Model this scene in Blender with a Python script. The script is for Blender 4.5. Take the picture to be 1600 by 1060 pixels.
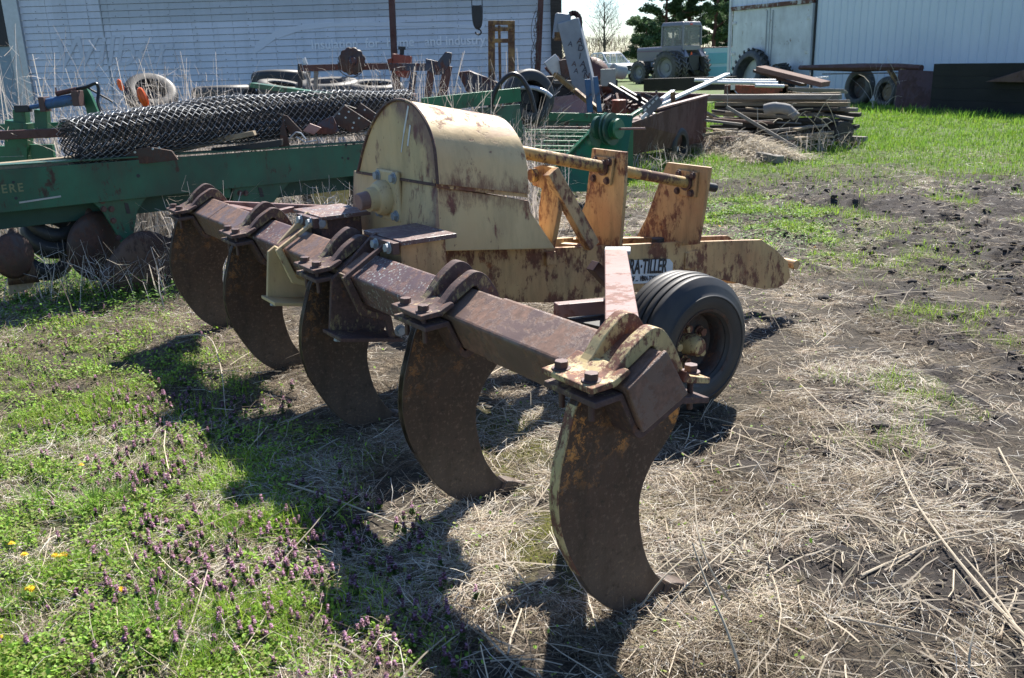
import bpy, bmesh, math, random
import numpy as np
from mathutils import Vector, Matrix
for o in list(bpy.data.objects): bpy.data.objects.remove(o, do_unlink=True)
S = bpy.context.scene
COL = S.collection
PI = math.pi
rnd = random.Random(7)
rng = np.random.default_rng(11)

# ------------------------------------------------------------------ camera
F = 1420.0; CH = 1.65
PIT = math.atan(437/1420.); ROLL = 0.03
fw = Vector((0, math.cos(PIT), -math.sin(PIT))); rt0 = Vector((1, 0, 0)); up0 = rt0.cross(fw)
cr, sr = math.cos(ROLL), math.sin(ROLL)
RT = rt0*cr - up0*sr
UP = rt0*sr + up0*cr
cam = bpy.data.cameras.new('camera'); co = bpy.data.objects.new('camera', cam); COL.objects.link(co)
m = Matrix((RT, UP, -fw)).transposed().to_4x4(); m.translation = Vector((0, 0, CH)); co.matrix_world = m
cam.sensor_width = 36; cam.lens = F/1600*36; cam.clip_start = .05; cam.clip_end = 6000
cam.dof.use_dof = True; cam.dof.focus_distance = 4.2; cam.dof.aperture_fstop = 9
S.camera = co
# ------------------------------------------------------------------ light
SUNDIR = Vector((.263, .756, .89)).normalized()        # towards the sun
el = math.asin(SUNDIR.z); az = math.atan2(SUNDIR.x, SUNDIR.y)
w = bpy.data.worlds.new("World"); S.world = w; w.use_nodes = True
nt = w.node_tree; bg = nt.nodes['Background']
sky = nt.nodes.new('ShaderNodeTexSky'); sky.sky_type = 'NISHITA'; sky.sun_disc = False
sky.sun_elevation = el; sky.sun_rotation = az
sky.air_density = 1.0; sky.dust_density = .2; sky.ozone_density = 6
nt.links.new(sky.outputs[0], bg.inputs[0]); bg.inputs[1].default_value = .078
sl = bpy.data.lights.new('sun', 'SUN'); sl.energy = 5.0; sl.angle = math.radians(.53); sl.color = (1, .94, .85)
so = bpy.data.objects.new('sun', sl); COL.objects.link(so)
so.rotation_euler = (-SUNDIR).to_track_quat('-Z', 'Y').to_euler()
S.view_settings.view_transform = 'Standard'; S.view_settings.look = 'None'
S.view_settings.exposure = 1.2; S.view_settings.gamma = 1
S.render.engine = 'CYCLES'

# ------------------------------------------------------------------ measuring helpers (pixel of the photograph -> metres)
CP = Vector((0, 0, CH))
def ray(px, py): return (fw*F + RT*(px-800) - UP*(py-530)).normalized()
def at(px, py, Y):
    d = ray(px, py); return CP + d*(Y/d.y)
def onz(px, py, z=0.):
    d = ray(px, py); return CP + d*((z-CH)/d.z)
U3 = Vector((-.55930131, .82896444, 0)); V3 = Vector((.82896444, .55930131, 0)); RO = Vector((.32, 2.45, 0))
def pln(px, py, P, n):
    d = ray(px, py); return CP + d*((P-CP).dot(n)/d.dot(n))
def lu(px, py, u0):                                     # ripper frame: x forward, y along the bar, z up
    p = pln(px, py, RO+U3*u0, U3)-RO; return Vector((p.dot(V3), u0, p.z))
def lv(px, py, v0):
    p = pln(px, py, RO+V3*v0, V3)-RO; return Vector((v0, p.dot(U3), p.z))
def lw(px, py, w0):
    p = onz(px, py, w0)-RO; return Vector((p.dot(V3), p.dot(U3), w0))

# ------------------------------------------------------------------ mesh builder
class MB:
    def __init__(s): s.v = []; s.f = []
    def add(s, vs, fs):
        n = len(s.v); s.v += [tuple(p) for p in vs]; s.f += [tuple(i+n for i in f) for f in fs]; return s
    def box(s, c, d, R=None):
        c = Vector(c); vs = []
        for x in (-.5, .5):
            for y in (-.5, .5):
                for z in (-.5, .5):
                    p = Vector((x*d[0], y*d[1], z*d[2]))
                    if R is not None: p = R @ p
                    vs.append(c+p)
        return s.add(vs, [(0,1,3,2),(4,6,7,5),(0,4,5,1),(2,3,7,6),(0,2,6,4),(1,5,7,3)])
    def prism(s, a, b):                                  # two matching rings of 3-D points
        n = len(a)
        return s.add(list(a)+list(b), [tuple(range(n)), tuple(range(2*n-1, n-1, -1))] + [(i, (i+1) % n, n+(i+1) % n, n+i) for i in range(n)])
    def slab(s, ring, off):                              # ring of 3-D points pushed by a vector
        off = Vector(off); ring = [Vector(p) for p in ring]
        return s.prism(ring, [p+off for p in ring])
    def bar(s, a, b, wd, h, up=(0,0,1)):
        a = Vector(a); b = Vector(b); d = (b-a); L = d.length; d.normalize()
        up = Vector(up); sd = d.cross(up)
        if sd.length < 1e-4: sd = d.cross(Vector((1,0,0)))
        sd.normalize(); u2 = sd.cross(d)
        ring = [sd*wd*x/2 + u2*h*y/2 for x, y in ((-1,-1),(1,-1),(1,1),(-1,1))]
        return s.prism([a+r for r in ring], [b+r for r in ring])
    def tube(s, pts, r, n=8, cap=True):
        pts = [Vector(p) for p in pts]; k = len(pts)
        rs = r if isinstance(r, (list, tuple)) else [r]*k
        vs = []; prev = None
        for i, p in enumerate(pts):
            d = (pts[min(i+1, k-1)]-pts[max(i-1, 0)])
            if d.length < 1e-9: d = Vector((0,0,1))
            d.normalize()
            if prev is None:
                x = d.orthogonal().normalized()
            else:
                x = prev - d*prev.dot(d)
                x = x.normalized() if x.length > 1e-5 else d.orthogonal().normalized()
            prev = x; y = d.cross(x)
            for j in range(n):
                t = 2*PI*j/n; vs.append(p + (x*math.cos(t)+y*math.sin(t))*rs[i])
        fs = [(i*n+j, i*n+(j+1) % n, (i+1)*n+(j+1) % n, (i+1)*n+j) for i in range(k-1) for j in range(n)]
        if cap: fs += [tuple(range(n-1, -1, -1)), tuple(range((k-1)*n, k*n))]
        return s.add(vs, fs)
    def cyl(s, a, b, r, n=16, r2=None): return s.tube([a, b], [r, r if r2 is None else r2], n)
    def lathe(s, prof, o, ax, n=32, closed=False):       # prof: (radius, height along ax)
        o = Vector(o); ax = Vector(ax).normalized(); x = ax.orthogonal().normalized(); y = ax.cross(x)
        k = len(prof); vs = []
        for (r, h) in prof:
            for j in range(n):
                t = 2*PI*j/n; vs.append(o + ax*h + (x*math.cos(t)+y*math.sin(t))*max(r, 1e-4))
        m_ = k if closed else k-1
        fs = [(i*n+j, i*n+(j+1) % n, ((i+1) % k)*n+(j+1) % n, ((i+1) % k)*n+j) for i in range(m_) for j in range(n)]
        return s.add(vs, fs)
    def hexb(s, c, ax, r, h, washer=True):
        c = Vector(c); ax = Vector(ax).normalized()
        s.tube([c, c+ax*h], r, 6)
        if washer: s.tube([c-ax*.002, c+ax*h*.18], r*1.35, 14)
        return s
    def build(s, name, mat, parent=None, bevel=0, smooth=False, loc=None, seg=2):
        me = bpy.data.meshes.new(name); me.from_pydata(s.v, [], s.f); me.validate()
        bm = bmesh.new(); bm.from_mesh(me); bmesh.ops.recalc_face_normals(bm, faces=bm.faces); bm.to_mesh(me); bm.free()
        me.materials.append(mat)
        o = bpy.data.objects.new(name, me); COL.objects.link(o)
        if parent: o.parent = parent
        if loc is not None: o.location = loc
        if bevel:
            b = o.modifiers.new('bevel', 'BEVEL'); b.width = bevel; b.segments = seg; b.limit_method = 'ANGLE'; b.angle_limit = .6
        if smooth:
            me.polygons.foreach_set('use_smooth', [True]*len(me.polygons)); me.set_sharp_from_angle(angle=.65)
        return o
def tag(o, label=None, cat=None, group=None, kind=None):
    if label: o['label'] = label
    if cat: o['category'] = cat
    if group: o['group'] = group
    if kind: o['kind'] = kind
    return o
def thing(name, label, cat, loc=(0,0,0), rz=0, group=None):
    o = bpy.data.objects.new(name, None); COL.objects.link(o); o.location = loc; o.rotation_euler = (0, 0, rz); o.empty_display_size = .1
    return tag(o, label, cat, group)
def kids(o): return [c for c in bpy.data.objects if c.parent == o]
def copy_tree(o, parent=None):
    c = o.copy(); COL.objects.link(c); c.parent = parent
    for ch in kids(o): copy_tree(ch, c)
    return c
def crom(pts, k=6, closed=False):
    pts = [Vector(p) for p in pts]; n = len(pts); out = []
    rngs = range(n if closed else n-1)
    for i in rngs:
        g = lambda j: pts[j % n] if closed else pts[max(0, min(n-1, j))]
        p0, p1, p2, p3 = g(i-1), g(i), g(i+1), g(i+2)
        for t in range(k):
            t = t/k; out.append(.5*((2*p1)+(p2-p0)*t+(2*p0-5*p1+4*p2-p3)*t*t+(3*p1-p0-3*p2+p3)*t**3))
    if not closed: out.append(pts[-1])
    return out

# ------------------------------------------------------------------ materials
class NT:
    def __init__(s, name, rough=.7, metal=0.):
        s.m = bpy.data.materials.new(name); s.m.use_nodes = True; s.t = s.m.node_tree; s.b = s.t.nodes['Principled BSDF']
        s.b.inputs['Roughness'].default_value = rough; s.b.inputs['Metallic'].default_value = metal
        s.tc = s.t.nodes.new('ShaderNodeTexCoord').outputs['Object']
    def n(s, k, **kw):
        x = s.t.nodes.new(k)
        for a, b in kw.items(): setattr(x, a, b)
        return x
    def l(s, a, b): s.t.links.new(a, b)
    def mapped(s, scale=(1,1,1), rot=(0,0,0), src=None):
        x = s.n('ShaderNodeMapping'); s.l(src or s.tc, x.inputs[0]); x.inputs['Scale'].default_value = scale; x.inputs['Rotation'].default_value = rot
        return x.outputs[0]
    def noise(s, sc, det=8, ro=.6, vec=None, dist=0):
        x = s.n('ShaderNodeTexNoise'); s.l(vec or s.tc, x.inputs['Vector']); x.inputs['Scale'].default_value = sc
        x.inputs['Detail'].default_value = det; x.inputs['Roughness'].default_value = ro; x.inputs['Distortion'].default_value = dist
        return x.outputs['Fac']
    def ramp(s, fac, stops, interp='LINEAR'):
        x = s.n('ShaderNodeValToRGB'); s.l(fac, x.inputs[0]); e = x.color_ramp; e.interpolation = interp
        while len(e.elements) < len(stops): e.elements.new(.5)
        for q, (p, c) in zip(e.elements, stops):
            q.position = p; q.color = (c, c, c, 1) if not isinstance(c, (tuple, list)) else (*c[:3], 1)
        return x.outputs[0]
    def mix(s, fac, a, b, mode='MIX'):
        x = s.n('ShaderNodeMix', data_type='RGBA', blend_type=mode)
        for sock, val in ((x.inputs[0], fac), (x.inputs[6], a), (x.inputs[7], b)):
            if isinstance(val, (int, float)): sock.default_value = val
            elif isinstance(val, (tuple, list)): sock.default_value = (*val[:3], 1)
            else: s.l(val, sock)
        return x.outputs[2]
    def math(s, op, a, b=0., clamp=False):
        x = s.n('ShaderNodeMath', operation=op, use_clamp=clamp)
        for sock, val in ((x.inputs[0], a), (x.inputs[1], b)):
            if isinstance(val, (int, float)): sock.default_value = val
            else: s.l(val, sock)
        return x.outputs[0]
    def xyz(s, src=None):
        x = s.n('ShaderNodeSeparateXYZ'); s.l(src or s.tc, x.inputs[0]); return x.outputs
    def bump(s, h, st=.3, d=.01):
        x = s.n('ShaderNodeBump'); s.l(h, x.inputs['Height']); x.inputs['Strength'].default_value = st; x.inputs['Distance'].default_value = d
        s.l(x.outputs[0], s.b.inputs['Normal'])
    def color(s, c):
        if isinstance(c, (tuple, list)): s.b.inputs['Base Color'].default_value = (*c[:3], 1)
        else: s.l(c, s.b.inputs['Base Color'])
    def rough(s, c): s.l(c, s.b.inputs['Roughness'])
def simple(name, c, rough=.7, metal=0, var=.25, sc=12, bump=.15):
    t = NT(name, rough, metal); f = t.noise(sc)
    t.color(t.mix(f, tuple(x*(1-var) for x in c), tuple(min(1, x*(1+var)) for x in c)))
    if bump: t.bump(t.noise(sc*6), bump, .004)
    return t.m
def worn(name, paint, rust=(.085,.035,.022), amt=.5, sc=5, rough=.55, streak=True, orange=.25, dirt=.35, speck=.5, lichen=0., paint2=None):
    """old paint over rust: amt = share of rust"""
    t = NT(name, rough)
    big = t.noise(sc*.45, 6, .55)
    pc = t.mix(t.ramp(big, [(.3, 0.), (.7, 1.)]), paint, paint2 or tuple(x*.72 for x in paint))
    dn = t.noise(sc*1.2, 10, .7, t.mapped((1.6, 1.6, .35)) if streak else None)
    pc = t.mix(t.math('MULTIPLY', t.ramp(dn, [(.45, 0.), (.75, 1.)]), dirt), pc, (.06, .045, .03))
    r2 = t.noise(sc*4, 8, .7)
    rc = t.mix(t.ramp(r2, [(.3, 0.), (.75, 1.)]), tuple(x*.55 for x in rust), tuple(x*1.5 for x in rust))
    rc = t.mix(t.math('MULTIPLY', t.ramp(t.noise(sc*1.7, 12, .75, None, .3), [(.56, 0.), (.64, 1.)]), orange), rc, (.42, .15, .035))
    rf = t.math('ADD', t.math('MULTIPLY', t.noise(sc*2.6, 15, .78, t.mapped((1.4, 1.4, .6)) if streak else None, .15), .55), t.math('MULTIPLY', t.noise(sc*.7, 4, .6), .45))
    th = .5+(.5-amt)*.26
    fac = t.ramp(rf, [(max(0, th-.022), 0.), (min(1, th+.03), 1.)])
    sp = t.ramp(t.noise(sc*9, 6, .6), [(.66, 0.), (.70, 1.)])
    fac = t.math('MAXIMUM', fac, t.math('MULTIPLY', sp, speck))
    c = t.mix(fac, pc, rc)
    if lichen:
        li = t.ramp(t.noise(sc*8, 5, .6), [(.58, 0.), (.62, 1.)]); reg = t.ramp(t.noise(sc*.5, 2), [(.4, 0.), (.6, 1.)])
        c = t.mix(t.math('MULTIPLY', t.math('MULTIPLY', li, reg), lichen), c, (.42, .45, .42))
    t.color(c)
    t.rough(t.ramp(t.math('ADD', t.math('MULTIPLY', fac, .5), t.math('MULTIPLY', r2, .3)), [(0., rough*.8), (1., .95)]))
    t.bump(t.math('ADD', t.math('MULTIPLY', r2, .6), t.math('MULTIPLY', fac, -.5)), .35, .004)
    return t.m
M = {}
CREAM = (.60, .47, .25)
M['cream'] = worn('cream_paint', CREAM, (.19, .075, .055), .30, 3.2, orange=.3, dirt=.4, speck=.6, paint2=(.56,.40,.22))
M['creamrust'] = worn('cream_paint_rusty', (.55, .385, .18), (.16,.065,.038), .41, 7, orange=.45, dirt=.6, speck=.8, paint2=(.45,.245,.11))
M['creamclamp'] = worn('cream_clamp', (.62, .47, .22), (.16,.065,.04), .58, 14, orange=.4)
M['darkclamp'] = worn('dark_clamp', (.36, .27, .13), (.09,.052,.046), .80, 14, orange=.3)
M['bar'] = worn('brown_bar', (.20, .132, .105), (.18,.10,.07), .5, 9, rough=.36, streak=False, orange=.10, dirt=.25, speck=.15, lichen=.0)
M['barlichen'] = worn('brown_bar_lichen', (.16, .10, .095), (.15,.08,.07), .5, 9, rough=.45, streak=False, orange=.25, lichen=1.)
M['shank'] = worn('shank_steel', (.085, .05, .034), (.04,.021,.015), .5, 7, rough=.42, orange=.45, dirt=.5, speck=.8)
M['bolt'] = simple('bolt_steel', (.09, .05, .045), .55, .2, .4, 40)
M['boltlight'] = simple('bolt_worn', (.30, .33, .36), .45, .3, .3, 40)
M['pinkrust'] = worn('primer_rust', (.27, .16, .14), (.16,.07,.05), .35, 8, streak=False, orange=.15)
M['shaft'] = worn('shaft_paint', (.50, .33, .11), (.11,.05,.035), .5, 10, orange=.35)
M['green'] = worn('green_paint', (.014, .17, .07), (.055,.03,.02), .2, 3.5, rough=.38, orange=.1, dirt=.3, speck=.4, paint2=(.018,.085,.05))
M['greenold'] = worn('green_paint_old', (.02, .13, .075), (.055,.03,.022), .22, 5, rough=.45, orange=.1, dirt=.4, speck=.5, paint2=(.015,.06,.04))
M['maroon'] = worn('maroon_box', (.10, .045, .045), (.07,.03,.024), .5, 2.5, orange=.08, streak=True)
M['pinkpanel'] = worn('faded_pink', (.38, .21, .19), (.22,.10,.08), .3, 3, orange=.1)
M['blue'] = worn('blue_paint', (.05, .13, .27), (.08,.05,.04), .3, 10, orange=.1)
M['darkframe'] = worn('dark_frame', (.035, .045, .075), (.085,.035,.028), .55, 6, orange=.08)
M['redpaint'] = worn('red_rusty', (.30, .06, .035), (.16,.055,.035), .5, 8)
M['yellowrust'] = worn('yellow_mast', (.30, .17, .05), (.11,.055,.03), .5, 6)
M['rustpost'] = worn('rust_post', (.10, .035, .03), (.09,.035,.028), .5, 8, orange=.1)
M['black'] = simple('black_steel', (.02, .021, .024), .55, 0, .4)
M['hose'] = simple('rubber_hose', (.012, .012, .013), .4, 0, .3)
M['scrap'] = worn('scrap_iron', (.055, .033, .028), (.075,.036,.026), .5, 10, orange=.12)
M['galv'] = simple('galvanised', (.42, .45, .48), .42, .6, .2)
M['whitepaint'] = worn('white_paint', (.72, .75, .78), (.20,.10,.06), .10, 4, orange=.1, dirt=.2)
M['greypaint'] = simple('silver_paint', (.19, .19, .215), .4, .3, .12)
M['teal'] = simple('teal_paint', (.12, .36, .42), .5, 0, .15)
M['orange'] = simple('orange_plastic', (.80, .13, .015), .35, 0, .1)
M['rubber'] = None
def rubber(name, dust=.4, c=(.028, .029, .031)):
    t = NT(name, .55); f = t.ramp(t.noise(7, 8, .65), [(.35, 0.), (.75, 1.)])
    t.color(t.mix(t.math('MULTIPLY', f, dust), c, (.16, .15, .135))); t.bump(t.noise(60), .12, .002)
    return t.m
M['rubber'] = rubber('tyre_rubber', .15, (.020,.021,.023)); M['rubberold'] = rubber('tyre_rubber_dusty', .55, (.035, .035, .036))
def wood(name, c, c2, sc=3, axis=0):
    t = NT(name, .9); s_ = [26, 26, 26]; s_[axis] = 1.6
    g = t.noise(sc, 8, .65, t.mapped(tuple(s_)))
    k = t.mix(t.ramp(g, [(.3, 0.), (.7, 1.)]), c, c2)
    k = t.mix(t.ramp(t.noise(1.2, 3), [(.4, 0.), (.7, .6)]), k, tuple(x*.55 for x in c))
    t.color(k); t.bump(g, .4, .006); return t.m
M['wood'] = wood('weathered_wood', (.16, .145, .13), (.30, .28, .25)); M['wooddark'] = wood('dark_wood', (.035, .03, .027), (.085, .075, .065))
M['woodtan'] = wood('tan_wood', (.22, .17, .11), (.40, .33, .23))
def glass(name, c=(.10, .17, .20)):
    t = NT(name, .06); t.color(c); t.b.inputs['Specular IOR Level'].default_value = 1.; t.b.inputs['Alpha'].default_value = .3
    return t.m
M['glass'] = glass('window_glass')
def attr_mat(name, rough=.8, trans=.35, bump=False, gloss=.3):
    t = NT(name, rough); a = t.n('ShaderNodeVertexColor'); a.layer_name = 'Col'
    t.l(a.outputs[0], t.b.inputs['Base Color']); t.b.inputs['Specular IOR Level'].default_value = gloss
    if trans:
        tr = t.n('ShaderNodeBsdfTranslucent'); t.l(a.outputs[0], tr.inputs[0]); ms = t.n('ShaderNodeMixShader'); ms.inputs[0].default_value = trans
        t.l(t.b.outputs[0], ms.inputs[1]); t.l(tr.outputs[0], ms.inputs[2]); t.l(ms.outputs[0], t.t.nodes['Material Output'].inputs[0])
    return t.m
M['leafcol'] = attr_mat('plant_colours', .6, .4); M['strawcol'] = attr_mat('straw_colours', .75, .25); M['barkcol'] = attr_mat('bark_colours', .9, 0)

def hood_mat():
    m = worn('hood_paint', CREAM, (.19, .075, .055), .27, 3.2, orange=.3, dirt=.4, speck=.7, paint2=(.58,.37,.18)); nt_ = m.node_tree; N = nt_.nodes; L = nt_.links
    class Q(NT):
        def __init__(s): s.m = m; s.t = nt_; s.b = N['Principled BSDF']; s.tc = [x for x in N if x.type == 'TEX_COORD'][0].outputs['Object']
    q = Q(); old = q.b.inputs['Base Color'].links[0].from_socket; X, Y, Z = q.xyz()
    dy = q.math('DIVIDE', q.math('SUBTRACT', Y, 2.22), .475); dz = q.math('DIVIDE', q.math('SUBTRACT', Z, 1.06), .43)
    d = q.math('SQRT', q.math('ADD', q.math('MULTIPLY', dy, dy), q.math('MULTIPLY', dz, dz)))
    d = q.math('ADD', d, q.math('MULTIPLY', q.math('SUBTRACT', q.noise(9, 8, .7), .5), .5))
    f = q.math('MULTIPLY', q.ramp(d, [(.78, 0.), (1.02, 1.)]), q.math('LESS_THAN', X, .425))
    Zs = q.math('ADD', Z, q.math('MULTIPLY', q.math('SUBTRACT', X, .42), .195)); dd_ = q.math('ABSOLUTE', q.math('SUBTRACT', Zs, 1.11))
    f2 = q.ramp(q.math('ADD', q.math('MULTIPLY', dd_, -1.), q.math('MULTIPLY', q.noise(13, 10, .78, q.mapped((1.5, 1.5, .5))), .40)), [(.12, 0.), (.20, .9)])     # rust along the seam
    f2 = q.math('MULTIPLY', f2, q.math('GREATER_THAN', X, .43))
    cr = q.ramp(q.math('ADD', q.math('MULTIPLY', q.noise(5, 12, .75), .7), q.math('MULTIPLY', q.math('SUBTRACT', X, .42), .5)), [(.50, 0.), (.66, .75)])
    f3 = q.math('MULTIPLY', cr, q.math('GREATER_THAN', Z, 1.30))
    nb = N['Bump']; nb.inputs['Distance'].default_value = .012; q.l(q.math('ADD', nb.inputs['Height'].links[0].from_socket, q.math('MULTIPLY', q.noise(3.2, 2), 3.)), nb.inputs['Height'])
    c = q.mix(q.math('MULTIPLY', f, .85), old, (.17, .085, .085)); c = q.mix(f2, c, (.17, .075, .045)); c = q.mix(q.math('MULTIPLY', f3, .7), c, (.42, .22, .19)); q.color(c); return m
M['hood'] = hood_mat()

def shank_mat(name, ok, dk):
    t = NT(name, .4); X, Y, Z = t.xyz(); n1 = t.noise(6, 12, .72, t.mapped((1.2, 1, .5))); n2 = t.noise(45, 8, .75); n3 = t.noise(14, 14, .78)
    c = t.mix(t.ramp(n1, [(.35, 0.), (.65, 1.)]), (.035*dk, .019*dk, .014*dk), (.095*dk, .052*dk, .034*dk))
    low = t.ramp(t.math('ADD', Z, t.math('MULTIPLY', t.math('SUBTRACT', n1, .5), .5)), [(.12, 1.), (.42, 0.)])
    c = t.mix(t.math('MULTIPLY', low, t.math('MULTIPLY', n3, .9)), c, (.125, .10, .08))
    hi = t.ramp(Z, [(.42, 0.), (.60, 1.)]); om = t.math('MULTIPLY', t.math('MULTIPLY', t.ramp(n3, [(.525, 0.), (.565, ok)]), hi), t.ramp(t.noise(3.2, 3), [(.46, 0.), (.54, 1.)]))
    c = t.mix(om, c, t.mix(n2, (.42, .13, .02), (.75, .36, .10)))
    c = t.mix(t.ramp(t.noise(70, 6, .7), [(.54, 0.), (.64, .7)]), c, (.17, .115, .08)); c = t.mix(t.ramp(t.noise(26, 12, .8), [(.55, 0.), (.64, .85)]), c, (.02, .013, .01)); c = t.mix(t.ramp(t.noise(4.5, 10, .7, t.mapped((1.6, 1, .8), (0, .3, 0))), [(.50, 0.), (.62, .6)]), c, (.028, .018, .013))
    scr = t.ramp(t.noise(3, 6, .7, t.mapped((60, 1, 2.5), (0, .5, 0))), [(.62, 0.), (.72, .35)]); c = t.mix(t.math('MULTIPLY', scr, low), c, (.22, .19, .17))
    t.color(c); t.rough(t.ramp(n1, [(.3, .34), (.7, .62)])); t.bump(t.math('ADD', n2, t.math('MULTIPLY', n3, .6)), .5, .004); return t.m
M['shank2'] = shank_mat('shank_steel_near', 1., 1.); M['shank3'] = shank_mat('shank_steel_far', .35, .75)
# ================================================================== ground
_tab = np.random.default_rng(5).random((256, 256))
def vn(x, y):
    xi = np.floor(x).astype(int); yi = np.floor(y).astype(int); fx = x-xi; fy = y-yi
    fx = fx*fx*(3-2*fx); fy = fy*fy*(3-2*fy); a = lambda i, j: _tab[(xi+i) & 255, (yi+j) & 255]
    return (a(0,0)*(1-fx)+a(1,0)*fx)*(1-fy)+(a(0,1)*(1-fx)+a(1,1)*fx)*fy
def fbm(x, y, sc, o=4, seed=0, gain=.5):
    s = 0; a = 1; t = 0
    for i in range(o):
        s = s+a*vn(x*sc+17.3*seed+i*5.1, y*sc-9.7*seed+i*3.3); t += a; a *= gain; sc *= 2.03
    return s/t
def sst(a, b, x):
    t = np.clip((x-a)/(b-a), 0, 1); return t*t*(3-2*t)
def masks(x, y):
    """green, soil, moss weights of a ground point in metres (the rest is dry straw)"""
    n1 = fbm(x, y, .9, 4, 1); n2 = fbm(x, y, 2.6, 4, 2); n3 = fbm(x, y, .45, 3, 3); n4 = fbm(x, y, 6, 3, 6)
    edge = -.32-.50*(y-2.16) - sst(3, 6, y)*.1
    left = sst(-.30, .55, (edge - x) + (n2-.5)*.9 + (n1-.5)*.6)
    left = left*(1-.75*sst(4.2, 6.0, y)*sst(.42, .55, n2))*(1-.5*sst(.50, .62, n4)*sst(-2.6, -1.0, x))
    left = left*np.where(y > 9.5, .55, 1)
    lush = sst(-.1, .6, (-.78-.92*(y-2.2)) - x + (n2-.5)*1.1)*(1-.5*sst(.55, .65, n4))
    left = np.maximum(left*(.22+.62*sst(.42, .56, n2*.5+n4*.5)), lush)
    yb = 11.6+1.3*np.exp(-((x-5.0)/1.6)**2)-1.0*sst(5.6, 8, x) + (n1-.5)*2.2
    far = sst(-.3, .7, y-yb)*sst(.8, 2.0, x+ (n3-.5))
    farl = sst(10, 14, y)*.45
    strip = np.exp(-((x-2.6)/.8)**2-((y-9.2)/1.3)**2)*1.5*sst(.42, .55, n2) + .9*np.exp(-((x-3.1)/.5)**2-((y-7.3)/.6)**2)*sst(.4, .5, n4)
    tufts = sst(.60, .70, n2)*.8*sst(.9, 1.6, x)*sst(.45, .6, n3)*sst(3.2, 4.5, y)
    green = np.clip(np.maximum.reduce([left, far*(.78+.22*sst(.3, .5, n2)), farl, strip, tufts]), 0, 1)
    s1 = sst(5.9, 7.6, y+(n1-.5)*2.5)*sst(1.5, 2.6, x+(n2-.5)*1.2)*sst(.30, .45, n2*.55+n1*.45)
    s2 = sst(1.35, 2.2, x-(y-4.6)*.25+(n1-.5)*1.6)*sst(.36, .50, n2)*sst(2.4, 3.6, y)
    s3 = sst(.45, 1.0, x+(n2-.5)*.9)*sst(3.6, 2.4, y)*sst(.22, .44, n2)
    s4 = sst(.50, .62, n2)*sst(.2, .9, x)*.85
    tr = np.exp(-((y-(20.3-.35*(x-8)))/.5)**2)*sst(7.5, 9, x)
    soil = np.clip(np.maximum.reduce([s1, s2, s3, s4, tr*1.2]), 0, 1)*(1-green*.9)
    soil = soil*np.where(x < edge+.6, .35, 1)
    moss = np.exp(-((x+.05)/.35)**2-((y-3.9)/.35)**2)*1.2*sst(.35, .5, n4) + np.exp(-((x-.2)/.4)**2-((y-2.95)/.35)**2)*.6*sst(.5, .56, n4) + .6*sst(.62, .68, n4)*sst(.5, .6, n1)*sst(1, -1, x-.5)
    under = np.clip(1-np.abs(x+.55*(y-2.45)-.6)/1.0, 0, 1)*sst(7, 5, y)*sst(2.2, 3, y)
    return green, soil, np.clip(moss, 0, 1), n2, n1
def gh(x, y):
    g, s, mo, n2, n1 = masks(x, y)
    h = (n1-.5)*.05 + (fbm(x, y, 5, 4, 8, .6)-.5)*.065
    clod = (np.abs(fbm(x, y, 4.0, 4, 9, .6)-.5)*-.22+.03)
    big = (fbm(x, y, 1.7, 3, 12)-.45)*.16
    far = np.clip((40-y)/15, 0, 1)
    h = h + s*(clod*1.1+big*sst(4, 8, y)) + .02*g
    near = np.clip(1-np.hypot(x+.0, y-3.5)/5.5, 0, 1)
    h = h*(1-.55*near)
    return h*far
def gz1(x, y): return float(gh(np.array([x]), np.array([y]))[0])
def set_cols(me, cols):
    a = me.color_attributes.new('Col', 'FLOAT_COLOR', 'POINT')
    c = np.ones((len(cols), 4), np.float32); c[:, :3] = cols; a.data.foreach_set('color', c.ravel())
def fast_mesh(name, V, Q, cols, mat):
    me = bpy.data.meshes.new(name); k = Q.shape[1]
    me.vertices.add(len(V)); me.vertices.foreach_set('co', V.astype(np.float32).ravel())
    me.loops.add(Q.size); me.loops.foreach_set('vertex_index', Q.astype(np.int32).ravel())
    me.polygons.add(len(Q)); me.polygons.foreach_set('loop_start', np.arange(0, Q.size, k, dtype=np.int32))
    try: me.polygons.foreach_set('loop_total', np.full(len(Q), k, np.int32))
    except Exception: pass
    me.update(calc_edges=True); set_cols(me, cols); me.materials.append(mat)
    o = bpy.data.objects.new(name, me); COL.objects.link(o); return o
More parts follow.
